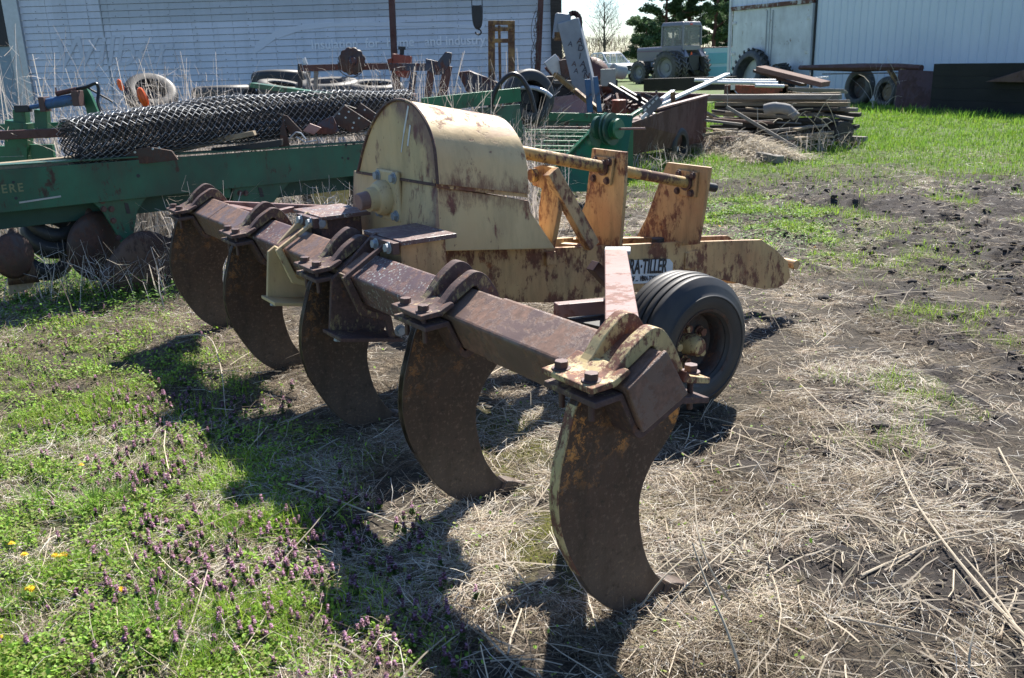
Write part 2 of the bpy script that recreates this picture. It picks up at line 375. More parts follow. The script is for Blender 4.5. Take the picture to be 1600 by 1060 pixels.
def ground():
    rs = [0.3, .8, 1.3]
    r = 1.6
    while r < 30: rs.append(r); r *= 1.0065
    while r < 3500: rs.append(r); r *= 1.10
    rs = np.array(rs)
    a1 = np.linspace(-40, 40, 560); a2 = np.linspace(40, 320, 60)[1:-1]
    an = np.radians(np.concatenate([a1, a2])); n = len(an)
    Rr, A = np.meshgrid(rs, an, indexing='ij'); X = Rr*np.sin(A); Y = Rr*np.cos(A)
    x = X.ravel(); y = Y.ravel(); g, s, mo, n2, n1 = masks(x, y); z = gh(x, y)
    V = np.stack([x, y, z], 1); V = np.concatenate([V, [[0, 0, 0]]])
    i = np.arange(len(rs)-1)[:, None]*n; j = np.arange(n)[None, :]; jn = (j+1) % n
    Q = np.stack([i+j, i+jn, i+n+jn, i+n+j], -1).reshape(-1, 4)
    straw = np.array([.23, .19, .145]); soilc = np.array([.036, .030, .029]); gr = np.array([.055, .075, .02]); ms = np.array([.13, .13, .02])
    far = (y > 12)[:, None]
    pt = sst(.40, .56, n2*.45+fbm(x, y, 7, 3, 21)*.55)[:, None]; c = straw*(.28+.72*pt)*(.8+.4*n1[:, None])
    c = c*(1-s[:, None])+soilc*(.75+.5*n2[:, None])*s[:, None]
    gc = np.where(far, np.array([.085, .14, .028]), gr)
    c = c*(1-g[:, None])+gc*(.8+.4*n2[:, None])*g[:, None]
    c = c*(1-mo[:, None]*.7)+ms*mo[:, None]*.7
    c = np.concatenate([c, [[.1, .1, .08]]])
    t = NT('ground_soil', .95); at_ = t.n('ShaderNodeVertexColor'); at_.layer_name = 'Col'
    f = t.noise(9, 12, .75); f2 = t.noise(60, 8, .7)
    k = t.mix(t.ramp(f, [(.3, 0.), (.7, 1.)]), (.55, .53, .5), (1.35, 1.3, 1.25))
    k2 = t.mix(t.ramp(f2, [(.35, 0.), (.7, 1.)]), (.45, .45, .45), (1.5, 1.5, 1.45))
    t.color(t.mix(1., t.mix(1., at_.outputs[0], k, 'MULTIPLY'), k2, 'MULTIPLY')); t.bump(t.math('ADD', f, t.math('MULTIPLY', f2, .5)), .9, .03)
    o = fast_mesh('ground', V, Q, c, t.m); o.data.polygons.foreach_set('use_smooth', [True]*len(o.data.polygons))
    o['kind'] = 'structure'; return o
ground()

def scatter(N, dmin, dmax, p=1.6, ang=(-36, 36)):
    """random ground points, density falling with distance from the view point"""
    u = rng.random(N); e = 2-p
    d = (dmin**e+u*(dmax**e-dmin**e))**(1/e) if abs(e) > 1e-3 else dmin*(dmax/dmin)**u
    a = np.radians(rng.uniform(ang[0], ang[1], N)); return d*np.sin(a), d*np.cos(a), d
def blades(name, x, y, z, L, W, head, elev, curl, cols, mat, seg=2, twist=None, tipw=.25, hj=.12):
    """bent strips: head = compass, elev = start elevation, curl = elevation change along it"""
    N = len(x); P = np.stack([x, y, z], 1); V = np.zeros((N, seg+1, 2, 3)); e = elev.copy(); h = head.copy()
    for k in range(seg+1):
        wd = W*(1-(1-tipw)*(k/seg)**1.3); tw = twist if twist is not None else np.zeros(N)
        sx = np.stack([-np.sin(h)*np.cos(tw), np.cos(h)*np.cos(tw), np.sin(tw)], 1)*wd[:, None]/2
        V[:, k, 0] = P-sx; V[:, k, 1] = P+sx
        if k < seg:
            D = np.stack([np.cos(h)*np.cos(e), np.sin(h)*np.cos(e), np.sin(e)], 1); P = P+D*(L/seg)[:, None]; e = e+curl/seg; h = h+rng.normal(0, hj, N)
    b = (np.arange(N)*(seg+1)*2)[:, None]; fs = []
    for k in range(seg): fs.append(b+np.array([2*k, 2*k+1, 2*k+3, 2*k+2])[None])
    Q = np.stack(fs, 1).reshape(-1, 4); C = np.repeat(cols, (seg+1)*2, 0)
    return fast_mesh(name, V.reshape(-1, 3), Q, C, mat)
def straw():
    x, y, d = scatter(520000, 1.75, 17, 1.75); g, s, mo, n2, n1 = masks(x, y)
    dens = (1-.6*g)*(1-.80*s)*(.10+1.35*sst(.40, .56, n2*.45+fbm(x, y, 7, 3, 21)*.55))*(1-.5*mo); k = rng.random(len(x)) < dens
    x, y, d, n2 = x[k], y[k], d[k], n2[k]; N = len(x)
    L = rng.lognormal(-2.85, .55, N).clip(.015, .36); Wd = rng.uniform(.0010, .0028, N)*np.maximum(1, d/4.2)**.9
    sw = fbm(x, y, 1.5, 2, 30)*14
    hd = sw+rng.normal(0, .9, N); lie = fbm(x, y, 8, 2, 31)
    elv = np.abs(rng.normal(0, .13, N)); up = rng.random(N) < .07; elv[up] += rng.uniform(.2, 1.0, up.sum())
    z = gh(x, y)+rng.random(N)**2*.022+.001
    t = rng.random((N, 1)); dark = (rng.random((N, 1)) < .35)
    c = np.array([.60, .52, .40])*(.55+.65*t)+rng.normal(0, .015, (N, 3)); c = np.where(dark, np.array([.20, .15, .105])*(.5+t), c)
    reg = sst(.36, .60, fbm(x, y, 1.1, 4, 83))[:, None]; pale = rng.random((N, 1)) < .05+.2*reg; c = c*(.42+.56*reg)*np.array([1,.94,.86])**(1-reg); c = np.where(pale, np.array([.78, .73, .64])*(.8+.3*t), c)
    o = blades('dry_straw', x, y, z, L, Wd, hd, elv, -elv*1.6+rng.normal(0, .15, N), c.clip(.02, .9), M['strawcol'], 3, rng.normal(0, .5, N), .6, .33)
    tag(o, 'matted dry straw and stalks covering the ground around the ripper', None, None, 'stuff')
    # thicker broken stalks
    x, y, d = scatter(8000, 1.75, 12, 1.7); g, s, mo, n2, n1 = masks(x, y); k = (rng.random(len(x)) < (1-.9*g)*(.35+.5*s)) & (x > -1.8-.0*y)
    x, y, d = x[k], y[k], d[k]; V = MB(); N = len(x)
    L = rng.lognormal(-1.9, .5, N).clip(.05, .6); hd = rng.uniform(0, 2*PI, N); Wd = rng.uniform(.0028, .0062, N)
    elv = np.abs(rng.normal(0, .15, N)); t = rng.random((N, 1)); c = np.array([.55, .47, .36])*(.45+.8*t)
    z = gh(x, y)+rng.random(N)*.02+.004
    # two crossed strips give each stalk a body
    o1 = blades('broken_stalks', x, y, z, L, Wd, hd, elv, rng.normal(-.1, .2, N), c, M['strawcol'], 3, np.zeros(N)+.5, .7)
    tag(o1, 'scattered thick broken weed stalks lying on the straw and soil', None, None, 'stuff')
def greens():
    x, y, d = scatter(300000, 1.75, 12.5, 1.8, (-37, 34)); g, s, mo, n2, n1 = masks(x, y)
    patch = fbm(x, y, 3.5, 3, 41)
    k = rng.random(len(x)) < g*(.3+1.0*sst(.35, .6, patch)); x, y, d, n2, patch = x[k], y[k], d[k], n2[k], patch[k]; N = len(x)
    L = rng.uniform(.02, .055, N)*(1+1.1*sst(.55, .7, patch)); Wd = rng.uniform(.0018, .0034, N)*np.maximum(1, d/4)**.9
    t = rng.random((N, 1)); c = np.array([.26, .42, .045])*(.6+.8*t)+np.array([.07, .05, .0])*(rng.random((N, 1)) < .3)
    o = blades('grass', x, y, gh(x, y), L, Wd, rng.uniform(0, 2*PI, N), rng.uniform(.5, 1.45, N), rng.uniform(-1.1, -.1, N), c, M['leafcol'], 2, None, .2)
    tag(o, 'short green grass in the left foreground', None, None, 'stuff')
    # low leafy weeds: small round leaves
    x, y, d = scatter(760000, 1.75, 11, 1.85, (-37, 20)); g, s, mo, n2, n1 = masks(x, y)
    patch = fbm(x, y, 5.5, 4, 51, .65); k = rng.random(len(x)) < g*sst(.42, .58, patch)+.003; x, y, d = x[k], y[k], d[k]; N = len(x)
    sz = rng.uniform(.0026, .0065, N)*np.maximum(1, d/4.5)**.8; z = gh(x, y)+rng.random(N)*.038+.003; h = rng.uniform(0, 2*PI, N); tl = rng.normal(0, .45, N); tl2 = rng.normal(0, .45, N)
    V = np.zeros((N, 6, 3)); 
    for q in range(6):
        a = h+q*PI/3; rr = sz*(1.0 if q % 3 else 1.25); ox = np.cos(a)*rr; oy = np.sin(a)*rr
        V[:, q, 0] = x+ox; V[:, q, 1] = y+oy; V[:, q, 2] = z+ox*np.tan(tl.clip(-.9,.9))+oy*np.tan(tl2.clip(-.9,.9))
    Q = np.arange(N*6).reshape(N, 6); t = rng.random((N, 1)); c = np.array([.24, .40, .055])*(.55+.9*t); c = np.where(rng.random((N,1)) < .3, np.array([.30,.34,.09])*(.7+.5*t), c)
    o = fast_mesh('ground_cover', V.reshape(-1, 3), Q, np.repeat(c, 6, 0), M['leafcol']); tag(o, 'low leafy clover and chickweed cover at left', None, None, 'stuff')
def moss():
    x, y, d = scatter(90000, 1.9, 6, 1.3, (-25, 25)); g, s, mo, n2, n1 = masks(x, y); k = rng.random(len(x)) < mo*1.2-.2; x, y, d = x[k], y[k], d[k]; N = len(x)
    t = rng.random((N, 1)); c = np.array([.26, .29, .03])*(.6+.7*t)
    o = blades('moss', x, y, gh(x, y), rng.uniform(.006, .016, N), rng.uniform(.002, .004, N), rng.uniform(0, 6.3, N), rng.uniform(.4, 1.5, N), rng.normal(0, .3, N), c, M['leafcol'], 1)
    tag(o, 'yellow green moss between the shanks', None, None, 'stuff')
def lawn():
    x, y, d = scatter(260000, 9.5, 32, .9, (-8, 36)); g, s, mo, n2, n1 = masks(x, y)
    k = (rng.random(len(x)) < g*(.5+.6*sst(.35, .6, fbm(x, y, 2.2, 3, 61)))); x, y, d = x[k], y[k], d[k]; N = len(x)
    t = rng.random((N, 1)); c = np.array([.19, .34, .045])*(.65+.6*t)+np.array([.07, .04, .0])*(rng.random((N, 1)) < .3)
    o = blades('lawn_grass', x, y, gh(x, y)-.004, rng.uniform(.03, .085, N)*(1+.8*(fbm(x, y, 3, 2, 62) > .58)), rng.uniform(.006, .013, N)*d/14, rng.uniform(0, 6.3, N), rng.uniform(.6, 1.5, N), rng.uniform(-.9, .1, N), c, M['leafcol'], 2, None, .15)
    tag(o, 'bright green mown lawn in front of the metal shed', None, None, 'stuff')
def nettles():
    """purple dead nettle: stems with leaf tiers and a purple top"""
    x, y, d = scatter(1700, 1.8, 8.5, 1.5, (-37, 20)); cl = fbm(x, y, 1.3, 3, 71); g, s, mo, n2, n1 = masks(x, y)
    edge = -.32-.50*(y-2.16); nearb = np.exp(-((edge-x-.35)/.6)**2)
    k = (rng.random(len(x)) < sst(.46, .60, cl)*(nearb*1.3+.12)*.55*sst(-.1, .2, edge+.15-x)); x, y, d = x[k], y[k], d[k]; z = gh(x, y); N = len(x)
    # hand-placed thick clumps
    cx = [(165,655,40),(230,640,30),(330,690,45),(480,850,50),(215,860,30),(260,880,40),(420,930,60),(540,980,60),(60,470,45),(150,470,40),(330,910,40),(200,760,50),(560,870,40),(310,650,30),(620,1000,40)]
    xs, ys = [x], [y]
    for px, py, n in cx:
        p = onz(px, py); sg = .10+.02*p.y; xs.append(rng.normal(p.x, sg, n)); ys.append(rng.normal(p.y, sg*1.3, n))
    x = np.concatenate(xs); y = np.concatenate(ys); z = gh(x, y); N = len(x); H = rng.uniform(.028, .075, N)
    Vs = []; Cs = []; Qs = []; n0 = 0
    for tier in range(9):
        top = tier >= 4; zz = z+H*(.25+.75*tier/8); R_ = (.012-.0006*tier)*(.8+.5*rng.random(N)) if not top else (.0085-.0007*(tier-4))*(.8+.5*rng.random(N))
        for q in range(5):
            a = q*2*PI/5+tier*.8+rng.random(N); w_ = R_*.55; lift = (-.004 if not top else -.001)
            cxp = np.cos(a); syp = np.sin(a); V = np.zeros((N, 4, 3))
            V[:, 0] = np.stack([x, y, zz], 1)
            V[:, 1] = np.stack([x+cxp*R_*.6-syp*w_, y+syp*R_*.6+cxp*w_, zz+.002], 1)
            V[:, 2] = np.stack([x+cxp*R_, y+syp*R_, zz+lift], 1)
            V[:, 3] = np.stack([x+cxp*R_*.6+syp*w_, y+syp*R_*.6-cxp*w_, zz+.002], 1)
            t = rng.random((N, 1))
            c = np.array([.10, .17, .04])*(.6+.7*t) if not top else np.where(rng.random((N, 1)) < .36, np.array([.60, .34, .52])*(.6+.7*t), np.array([.19, .10, .115])*(.6+.8*t))
            Vs.append(V.reshape(-1, 3)); Cs.append(np.repeat(c, 4, 0)); Qs.append(np.arange(N*4).reshape(N, 4)+n0); n0 += N*4
    o = fast_mesh('dead_nettle', np.concatenate(Vs), np.concatenate(Qs), np.concatenate(Cs), M['leafcol'])
    tag(o, 'purple flowering dead nettle scattered through the green at left', None, None, 'stuff')
straw(); greens(); moss(); lawn(); nettles()

# clods of dark soil
def tufts(spots):
    g = np.random.default_rng(101); X = []; Y_ = []; H_ = []; A_ = []
    for px, py, sg, n, h in spots:
        p = onz(px, py); a = g.uniform(0, 6.3, n); r = np.abs(g.normal(0, sg, n)); X.append(p.x+np.cos(a)*r); Y_.append(p.y+np.sin(a)*r); H_.append(g.uniform(.5, 1., n)*h); A_.append(a)
    x = np.concatenate(X); y = np.concatenate(Y_); h = np.concatenate(H_); a = np.concatenate(A_); N = len(x); t = g.random((N, 1)); c = np.array([.17, .33, .04])*(.55+.8*t); c = np.where(g.random((N,1)) < .12, np.array([.4,.36,.22]), c)
    o = blades('grass_tufts', x, y, gh(x, y), h, g.uniform(.002, .004, N)*np.maximum(1, y/4), a+g.normal(0, .5, N), g.uniform(.9, 1.5, N), g.uniform(-1.2, -.2, N), c, M['leafcol'], 4, None, .1); tag(o, 'taller fresh grass tufts in the lawn and around the timber pile', None, None, 'stuff')
tufts([(150,800,.09,260,.11),(190,790,.08,200,.10),(60,790,.10,260,.09),(370,850,.07,160,.10),(420,800,.05,120,.10),(230,990,.07,260,.10),(250,930,.07,200,.09),(130,900,.08,200,.07),(30,960,.10,240,.07),(140,700,.08,120,.07),(330,1020,.05,150,.09),(470,1000,.05,90,.08),
  (1150,225,.35,400,.22),(1200,228,.5,500,.25),(1260,232,.4,500,.28),(1310,228,.3,500,.28),(1335,215,.3,300,.22),(1085,245,.25,300,.2),(1120,255,.35,400,.16),(1000,262,.4,400,.18),(1050,265,.3,300,.16),(1340,175,.8,300,.25),(1420,178,.8,300,.25),(1500,185,.9,300,.25),(960,280,.3,240,.15),(400,300,.4,300,.2)])
def clods():
    b = MB(); cnt = 0
    x, y, d = scatter(6000, 2.0, 13, 1.3, (0, 35)); g, s, mo, n2, n1 = masks(x, y); k = rng.random(len(x)) < s*.7; x, y, d = x[k], y[k], d[k]; z = gh(x, y)
    ico = bmesh.new(); bmesh.ops.create_icosphere(ico, subdivisions=2, radius=1); iv = np.array([v.co[:] for v in ico.verts]); fi = np.array([[v.index for v in f.verts] for f in ico.faces]); ico.free()
    N = len(x); R_ = (rng.lognormal(-4.4, .5, N)*np.clip(d/6, .45, 1.1)).clip(.004, .045)
    V = iv[None]*(1+rng.normal(0, .16, (N, len(iv), 1)))*np.stack([R_, R_*rng.uniform(.7, 1.3, N), R_*.6], 1)[:, None]+np.stack([x, y, z+R_*.15], 1)[:, None]
    Q = (fi[None]+(np.arange(N)*len(iv))[:, None, None]).reshape(-1, 3); c = np.repeat(np.array([[.05, .042, .039]])*rng.uniform(.7, 1.4, (N, 1)), len(iv), 0)
    o = fast_mesh('soil_clods', V.reshape(-1, 3), Q, c, M['barkcol']); tag(o, 'dark crumbly soil clods on the bare patches at right', None, None, 'stuff')
clods()

# dandelions, one by one
dm = simple('dandelion_yellow', (.85, .58, .01), .6, 0, .1, 200, 0); ds = simple('dandelion_green', (.07, .18, .03), .6, 0, .1)
DAND = [(18,862,'small single dandelion head at the left edge of the frame'), (38,879,'dandelion bloom just right of the edge one'), (88,876,'left bloom of the pair of dandelions in lush grass'), (104,872,'largest bright dandelion bloom in the lush grass'),
        (44,928,'dandelion bloom low at left below the pair'), (192,926,'lone narrow dandelion bloom seen side on in tall grass'), (7,1004,'dandelion bloom in the bottom left corner'), (125,730+0,'tiny dandelion near purple flowers at left'),
        (1123,353,'small dandelion on the straw right of the tall bearing plates'), (1190,372,'tiny dandelion in weeds beyond the beam tip'), (1274,384,'little dandelion by the torn dark soil')]
dproto = None
for px, py, lab in DAND:
    p = onz(px, py, .035); z = gz1(p.x, p.y); far = p.y > 5
    d = thing('dandelion', 'yellow '+lab, 'dandelion', (p.x, p.y, z), 0, 'dandelions in the grass')
    sc_ = .018 if px in (104, 44) else .014
    st = MB().tube([(0,0,-.01), (.002,0,.02), (0,0,.036)], .0016, 6).build('stem', ds, d)
    b = MB()
    for ring in range(4):
        n = 16-ring*3
        for q in range(n):
            a = 2*PI*q/n+ring*.3; r_ = sc_*(1-ring*.22); zz = .036+ring*.0022; c_, s_ = math.cos(a), math.sin(a); wv = r_*.16
            b.add([(0,0,zz), (c_*r_*.7-s_*wv, s_*r_*.7+c_*wv, zz+.003), (c_*r_, s_*r_, zz+.001+ring*.002), (c_*r_*.7+s_*wv, s_*r_*.7-c_*wv, zz+.003)], [(0,1,2,3)])
    b.build('flower_head', dm, d)
    d.rotation_euler = (rnd.uniform(.1,.5), rnd.uniform(-.3,.3), rnd.random()*6)

# long dead stems lying about, one object each
tw = simple('dead_stem', (.42, .36, .27), .8, 0, .3, 30)
def stem(pxs, r, lab, zz=None):
    pts = []
    for i, (px, py, h) in enumerate(pxs):
        p = onz(px, py, h); pts.append(Vector((p.x, p.y, p.z+max(0, gz1(p.x, p.y)-.0)*.6)))
    pts = crom(pts, 4); n = len(pts)
    o = MB().tube(pts, [r*(1-.55*i/(n-1)) for i in range(n)], 6).build('dead_stem', tw, None, smooth=True)
    tag(o, lab, 'dead stem', 'long dead stems lying on the ground')
stem([(1610,1010,.02),(1545,935,.03),(1480,860,.03),(1425,775,.03),(1395,705,.02)], .006, 'longest pale forked stem running down to the right edge of the ground')
stem([(1612,1060,.01),(1590,985,.02),(1540,915,.03),(1500,868,.03)], .005, 'second pale stem lying beside the longest one at the lower right')
stem([(1345,905,.02),(1400,875,.02),(1470,848,.03),(1520,838,.03),(1600,815,.04)], .005, 'curved brown stem crossing under the longest pale stem')
stem([(1282,963,.01),(1350,975,.02),(1420,985,.02),(1480,1000,.03),(1512,1030,.04)], .005, 'bent stem near the bottom right with a raised end')
stem([(1512,1062,.0),(1515,1020,.06),(1522,985,.10)], .004, 'short upright pale twig at the bottom right')
stem([(450,758,.04),(520,782,.04),(600,812,.03),(660,838,.03),(705,860,.02)], .0045, 'straight pale stem lying in the shadow in front of the middle shank')
stem([(275,530,.02),(325,528,.10),(345,575,.08),(352,640,.04),(358,660,.0)], .004, 'thin hanging dead stem in front of the far shanks')
stem([(1140,940,.02),(1110,890,.12),(1090,830,.2),(1085,760,.26)], .004, 'greenish arching stem rising beside the nearest shank point')
stem([(1160,1060,.0),(1135,985,.12),(1105,915,.2),(1082,850,.28)], .005, 'tall green tinged stem curving up right of the nearest shank')
stem([(1000,950,.02),(1035,905,.10),(1075,870,.12),(1120,850,.10)], .0035, 'thin twig arching over the nearest shank point')
stem([(1010,985,.0),(1090,900,.05),(1160,840,.04),(1240,780,.03)], .0035, 'thin pale twig leading away from the nearest shank point')
stem([(1140,800,.02),(1190,830,.03),(1260,850,.02),(1330,870,.02)], .003, 'slender pale twig lying right of the wheel shadow')
stem([(880,575,.01),(930,640,.03),(1000,720,.03),(1010,735,.03)], .0035, 'straw coloured stem behind the nearest shank')
stem([(1250,600,.02),(1290,640,.03),(1340,690,.02),(1375,720,.02)], .0035, 'pale stem lying between the wheel and the bare soil')
stem([(1560,700,.02),(1580,740,.03),(1612,790,.02)], .004, 'dark stem at the right edge of the frame')
stem([(1275,540,.02),(1310,510,.05),(1330,500,.03)], .004, 'short pale stub beyond the wheel')
# ================================================================== the ripper (local x = forward, y = along the bar, z = up)
rip = thing('subsoil_ripper', 'cream and rusty brown five shank soil ripper with rounded hood, filling the foreground', 'soil ripper',
            RO, math.atan2(V3.y, V3.x))
DT, DL, DB, DR = (.029, .872), (-.103, .797), (-.048, .664), (.111, .735)        # corners of the diamond tool bar in (x, z)
DC = Vector((sum(p[0] for p in (DT, DL, DB, DR))/4, sum(p[1] for p in (DT, DL, DB, DR))/4))
def dia(u, k=1.): return [Vector((DC[0]+(p[0]-DC[0])*k, u, DC[1]+(p[1]-DC[1])*k)) for p in (DT, DL, DB, DR)]
def vw(poly, u): return [Vector((a, u, b)) for a, b in poly]
bar = MB().prism(dia(-.115), dia(4.17)).build('toolbar', M['bar'], rip, .012, seg=3)
for s0_, s1_, kk, nm, mm in ((-.12,.66,1.045,'sleeve','bar'),(3.60,4.18,1.04,'sleeve','bar'),(1.02,1.62,1.012,'lichen_covered_section','barlichen'),(2.5,2.84,1.012,'lichen_covered_section','barlichen')):
    MB().prism(dia(s0_, kk), dia(s1_, kk)).build(nm, M[mm], bar, .012, seg=3)
MB().prism(dia(-.121, 1.07), dia(-.136, 1.07)).build('end_cap', M['bar'], bar, .005)
MB().prism(dia(4.181, 1.07), dia(4.196, 1.07)).build('end_cap', M['bar'], bar, .005)

rear = crom([(-.165,.765,0),(-.192,.735,0),(-.222,.651,0),(-.250,.56,0),(-.262,.455,0),(-.250,.36,0),(-.219,.27,0),(-.149,.137,0),(-.080,.055,0),(.004,-.003,0),(.075,-.033,0)], 4)
front = crom([(.16,-.034,0),(.232,-.026,0),(.222,-.008,0),(.162,.045,0),(.110,.110,0),(.073,.19,0),(.050,.30,0),(.049,.37,0),(.064,.425,0),(.098,.482,0),(.148,.531,0),(.190,.585,0),(.215,.66,0)], 4)
prof = [(p.x, p.y) for p in rear]+[(p.x, p.y) for p in front]+[(.215,.70),(.135,.705),(-.045,.655),(-.108,.765)]
SH = M['shank2']
def make_shank():
    s = MB().prism(vw(prof, -.017), vw(prof, .017)).build('shank', SH, rip, .0035)
    # point bolted to the toe
    pt = [(.17,.052),(.205,.040),(.30,-.012),(.305,-.034),(.13,-.046),(.10,-.036)]
    MB().prism(vw(pt, -.034), vw(pt, .034)).build('shank_point', SH, s, .004)
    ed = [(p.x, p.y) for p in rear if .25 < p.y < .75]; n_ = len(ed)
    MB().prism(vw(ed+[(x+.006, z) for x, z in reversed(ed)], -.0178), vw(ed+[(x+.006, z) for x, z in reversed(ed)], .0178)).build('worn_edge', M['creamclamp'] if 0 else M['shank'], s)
    # V saddle plate under the bar with its flanges
    out = [(-.205,.758),(-.118,.762),(-.062,.645),(-.048,.632),(-.030,.632),(.118,.695),(.225,.672),(.226,.690),(.118,.717),(-.048,.6575),(-.108,.781),(-.205,.776)]
    MB().prism(vw(out, -.115), vw(out, .115)).build('saddle_plate', M['darkclamp'], s, .003)
    return s
def make_clamp(mat):
    # strap over the bar: flange, two raised ribs rounded over the ridge
    def arc(k, lift):
        o_ = crom([(-.150,.822,0),(-.108,.836,0),(-.05,.882+lift*.6,0),(.0,.908+lift,0),(.035,.921+lift,0),(.075,.905+lift*.9,0),(.115,.855+lift*.5,0),(.150,.790,0)], 4)
        i_ = [(.128,.755),(.117,.745),(.035,.878),(.022,.879),(-.095,.812),(-.15,.806)]
        return [(p.x, p.y) for p in o_]+i_
    c = MB()
    a = arc(1, .030); c.prism(vw(a, .026), vw(a, .072))
    a = arc(1, .010); c.prism(vw(a, -.082), vw(a, -.036))
    a = [(-.15,.806),(-.095,.812),(.022,.879),(.035,.878),(.117,.745),(.124,.750),(.040,.888),(.020,.890),(-.098,.824),(-.15,.820)]
    c.prism(vw(a, -.04), vw(a, .032))
    fl = [(-.215,.800),(-.215,.818),(-.135,.823),(-.085,.845),(-.075,.832),(-.13,.803)]
    c.prism(vw(fl, -.112), vw(fl, .112))
    fr = [(.120,.760),(.135,.790),(.150,.772),(.232,.748),(.228,.731),(.140,.752)]
    c.prism(vw(fr, -.112), vw(fr, .112))
    k = c.build('clamp', mat, rip, .004)
    for x, z, dx, dz in ((-.178,.819,.02,1), (.195,.762,.05,.97)):
        for y in (-.066, .066):
            d = Vector((dx, 0, dz))
            MB().hexb(Vector((x, y, z)), d, .021, .024).cyl(Vector((x, y, z-.115)), Vector((x, y, z)), .0095, 10).build('clamp_bolt', M['bolt'], k, .0015)
    return k
SU = (0, .92, 1.86, 2.93, 4.0)
sh0 = make_shank(); ck0 = make_clamp(M['darkclamp'])
for i, u in enumerate(SU):
    s = sh0 if i == 0 else copy_tree(sh0, rip)
    s.location.y = u; s.rotation_euler.z = (0, .02, -.015, .02, -.01)[i]*.6
    c = ck0 if i == 0 else copy_tree(ck0, rip)
    c.location.y = u
    if i == 0: pass
c5 = [c for c in kids(rip) if c.name.startswith('clamp')]
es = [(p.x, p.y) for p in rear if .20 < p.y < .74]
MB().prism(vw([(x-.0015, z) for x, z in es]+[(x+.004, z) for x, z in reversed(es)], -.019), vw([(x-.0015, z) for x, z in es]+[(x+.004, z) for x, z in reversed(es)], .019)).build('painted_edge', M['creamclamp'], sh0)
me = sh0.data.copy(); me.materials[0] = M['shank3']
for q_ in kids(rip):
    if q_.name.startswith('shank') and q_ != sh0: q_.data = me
me = c5[0].data.copy(); me.materials[0] = M['creamclamp']; c5[0].data = me; c5[0]['label'] = 'clamp with cream paint flaking off at the near bar end'

# two hitch brackets that wrap the bar
def bracket(u, mat, light):
    pl = [(-.170,.545),(-.140,.772),(-.095,.800),(.055,.925),(.085,.945),(.130,.925),(.150,.86),(.150,.60),(.08,.49)]
    g = MB(); g.prism(vw(pl, u+.070), vw(pl, u+.092))
    # near plate is cut back: a rim round the diamond
    rim_o = [(-.105,.80),(.05,.915),(.085,.93),(.135,.905),(.135,.86)]
    rim = [(.060,.925),(.125,.915),(.128,.872),(.035,.890),(-.118,.800),(-.055,.650),(.06,.60),(.075,.49),(.045,.49),(.03,.585),(-.085,.63),(-.150,.800),(-.128,.815)]
    g.prism(vw(rim, u-.072), vw(rim, u-.050))
    g.prism(vw([(-.118,.800),(-.105,.800),(-.049,.660),(-.062,.655)], u-.04), vw([(-.118,.800),(-.105,.800),(-.049,.660),(-.062,.655)], u+.05))
    b = g.build('bracket', mat, rip, .003)
    ft = [(-.19,.535),(-.19,.552),(.10,.495),(.10,.478)]
    MB().prism(vw(ft, u-.085), vw(ft, u+.105)).build('bracket_foot', mat, b, .003)
    for x, z in ((.10, .905), (.105, .53)):
        MB().hexb((x-.01, u-.073, z), (0, -1, 0), .020, .018).build('bracket_bolt', M['boltlight'], b, .0015)
    MB().hexb((-.165, u+.0, .535), (-.2, 0, -1), .017, .02).build('bracket_bolt', M['boltlight'], b, .0015)
    return b
bk = bracket(1.66, M['darkclamp'], 0); bk['label'] = 'dark rusty bracket'
bk = bracket(2.43, M['cream'], 1); bk['label'] = 'cream painted bracket'

# mounting blocks with flat black lids between bar and hood
for u0 in (1.52, 2.36):
    b = MB().box((.205, u0+.16, .80), (.22, .30, .235)).build('mount_block', M['creamrust' if u0 < 2 else 'darkclamp'], rip, .004)
    MB().box((.22, u0+.16, .928), (.27, .36, .020)).build('lid', M['barlichen'], b, .003)
    MB().bar((.06, u0-.02, .91), (.06, u0+.2, .91), .03, .05).build('bolt_plate', M['bolt'], b, .003)
    for yy in (u0+.02, u0+.14): MB().hexb((.045, yy, .91), (-1, 0, .1), .019, .02).build('bolt', M['boltlight'], b, .0015)
    tmp = b

# hood
EX = Vector((.50, 0, -.097)); V0 = .42
top_px = [(685,288),(683,262),(680,232),(673,205),(661,181),(648,165),(636,158),(622,156),(608,161),(594,175),(580,200),(569,232),(562,262),(560,268)]
tops = crom([lv(x, y, V0) for x, y in top_px], 3)
hood_rear = [p for p in tops]
HC = sum(hood_rear, Vector())/len(hood_rear)
hood = MB().prism(hood_rear, [p+EX for p in hood_rear]).build('hood', M['hood'], rip, .006, smooth=True)
# lower box
a = lv(560,269,V0+.004); b_ = lv(684,289,V0+.004); c_ = lv(676,392,V0+.004); d_ = lv(556,392,V0+.004)
uS = b_.y+.006
box_near = [lu(684,291,uS), lu(826,314,uS), lu(829,330,uS), lu(868,389,uS), lu(674,394,uS)]
box_near = [Vector((p.x, uS, p.z)) for p in box_near]; box_near[0].x = V0+.004; box_near[-1].x = V0-.03
box_far = [Vector((p.x, 2.66, p.z)) for p in box_near]
MB().prism(box_near, box_far).build('hood_base', M['hood'], rip, .005)
# flange strip along the seam
f0 = Vector((V0-.006, uS-.012, b_.z+.028)); f1 = Vector((V0-.006, uS-.012, b_.z-.012))
MB().prism([f0, f1, f1+Vector((0,.03,0)), f0+Vector((0,.03,0))], [q+Vector((.505,0,-.098)) for q in (f0, f1, f1+Vector((0,.03,0)), f0+Vector((0,.03,0)))]).build('seam_flange', M['creamrust'], hood, .002)
MB().tube([p+Vector((-.004,0,0)) for p in hood_rear], .0075, 6).build('rim_bead', M['darkclamp'], hood, smooth=True)
MB().bar(a+Vector((-.010,0,.0)), b_+Vector((-.010,0,.0)), .008, .012).build('seam', M['darkclamp'], hood)
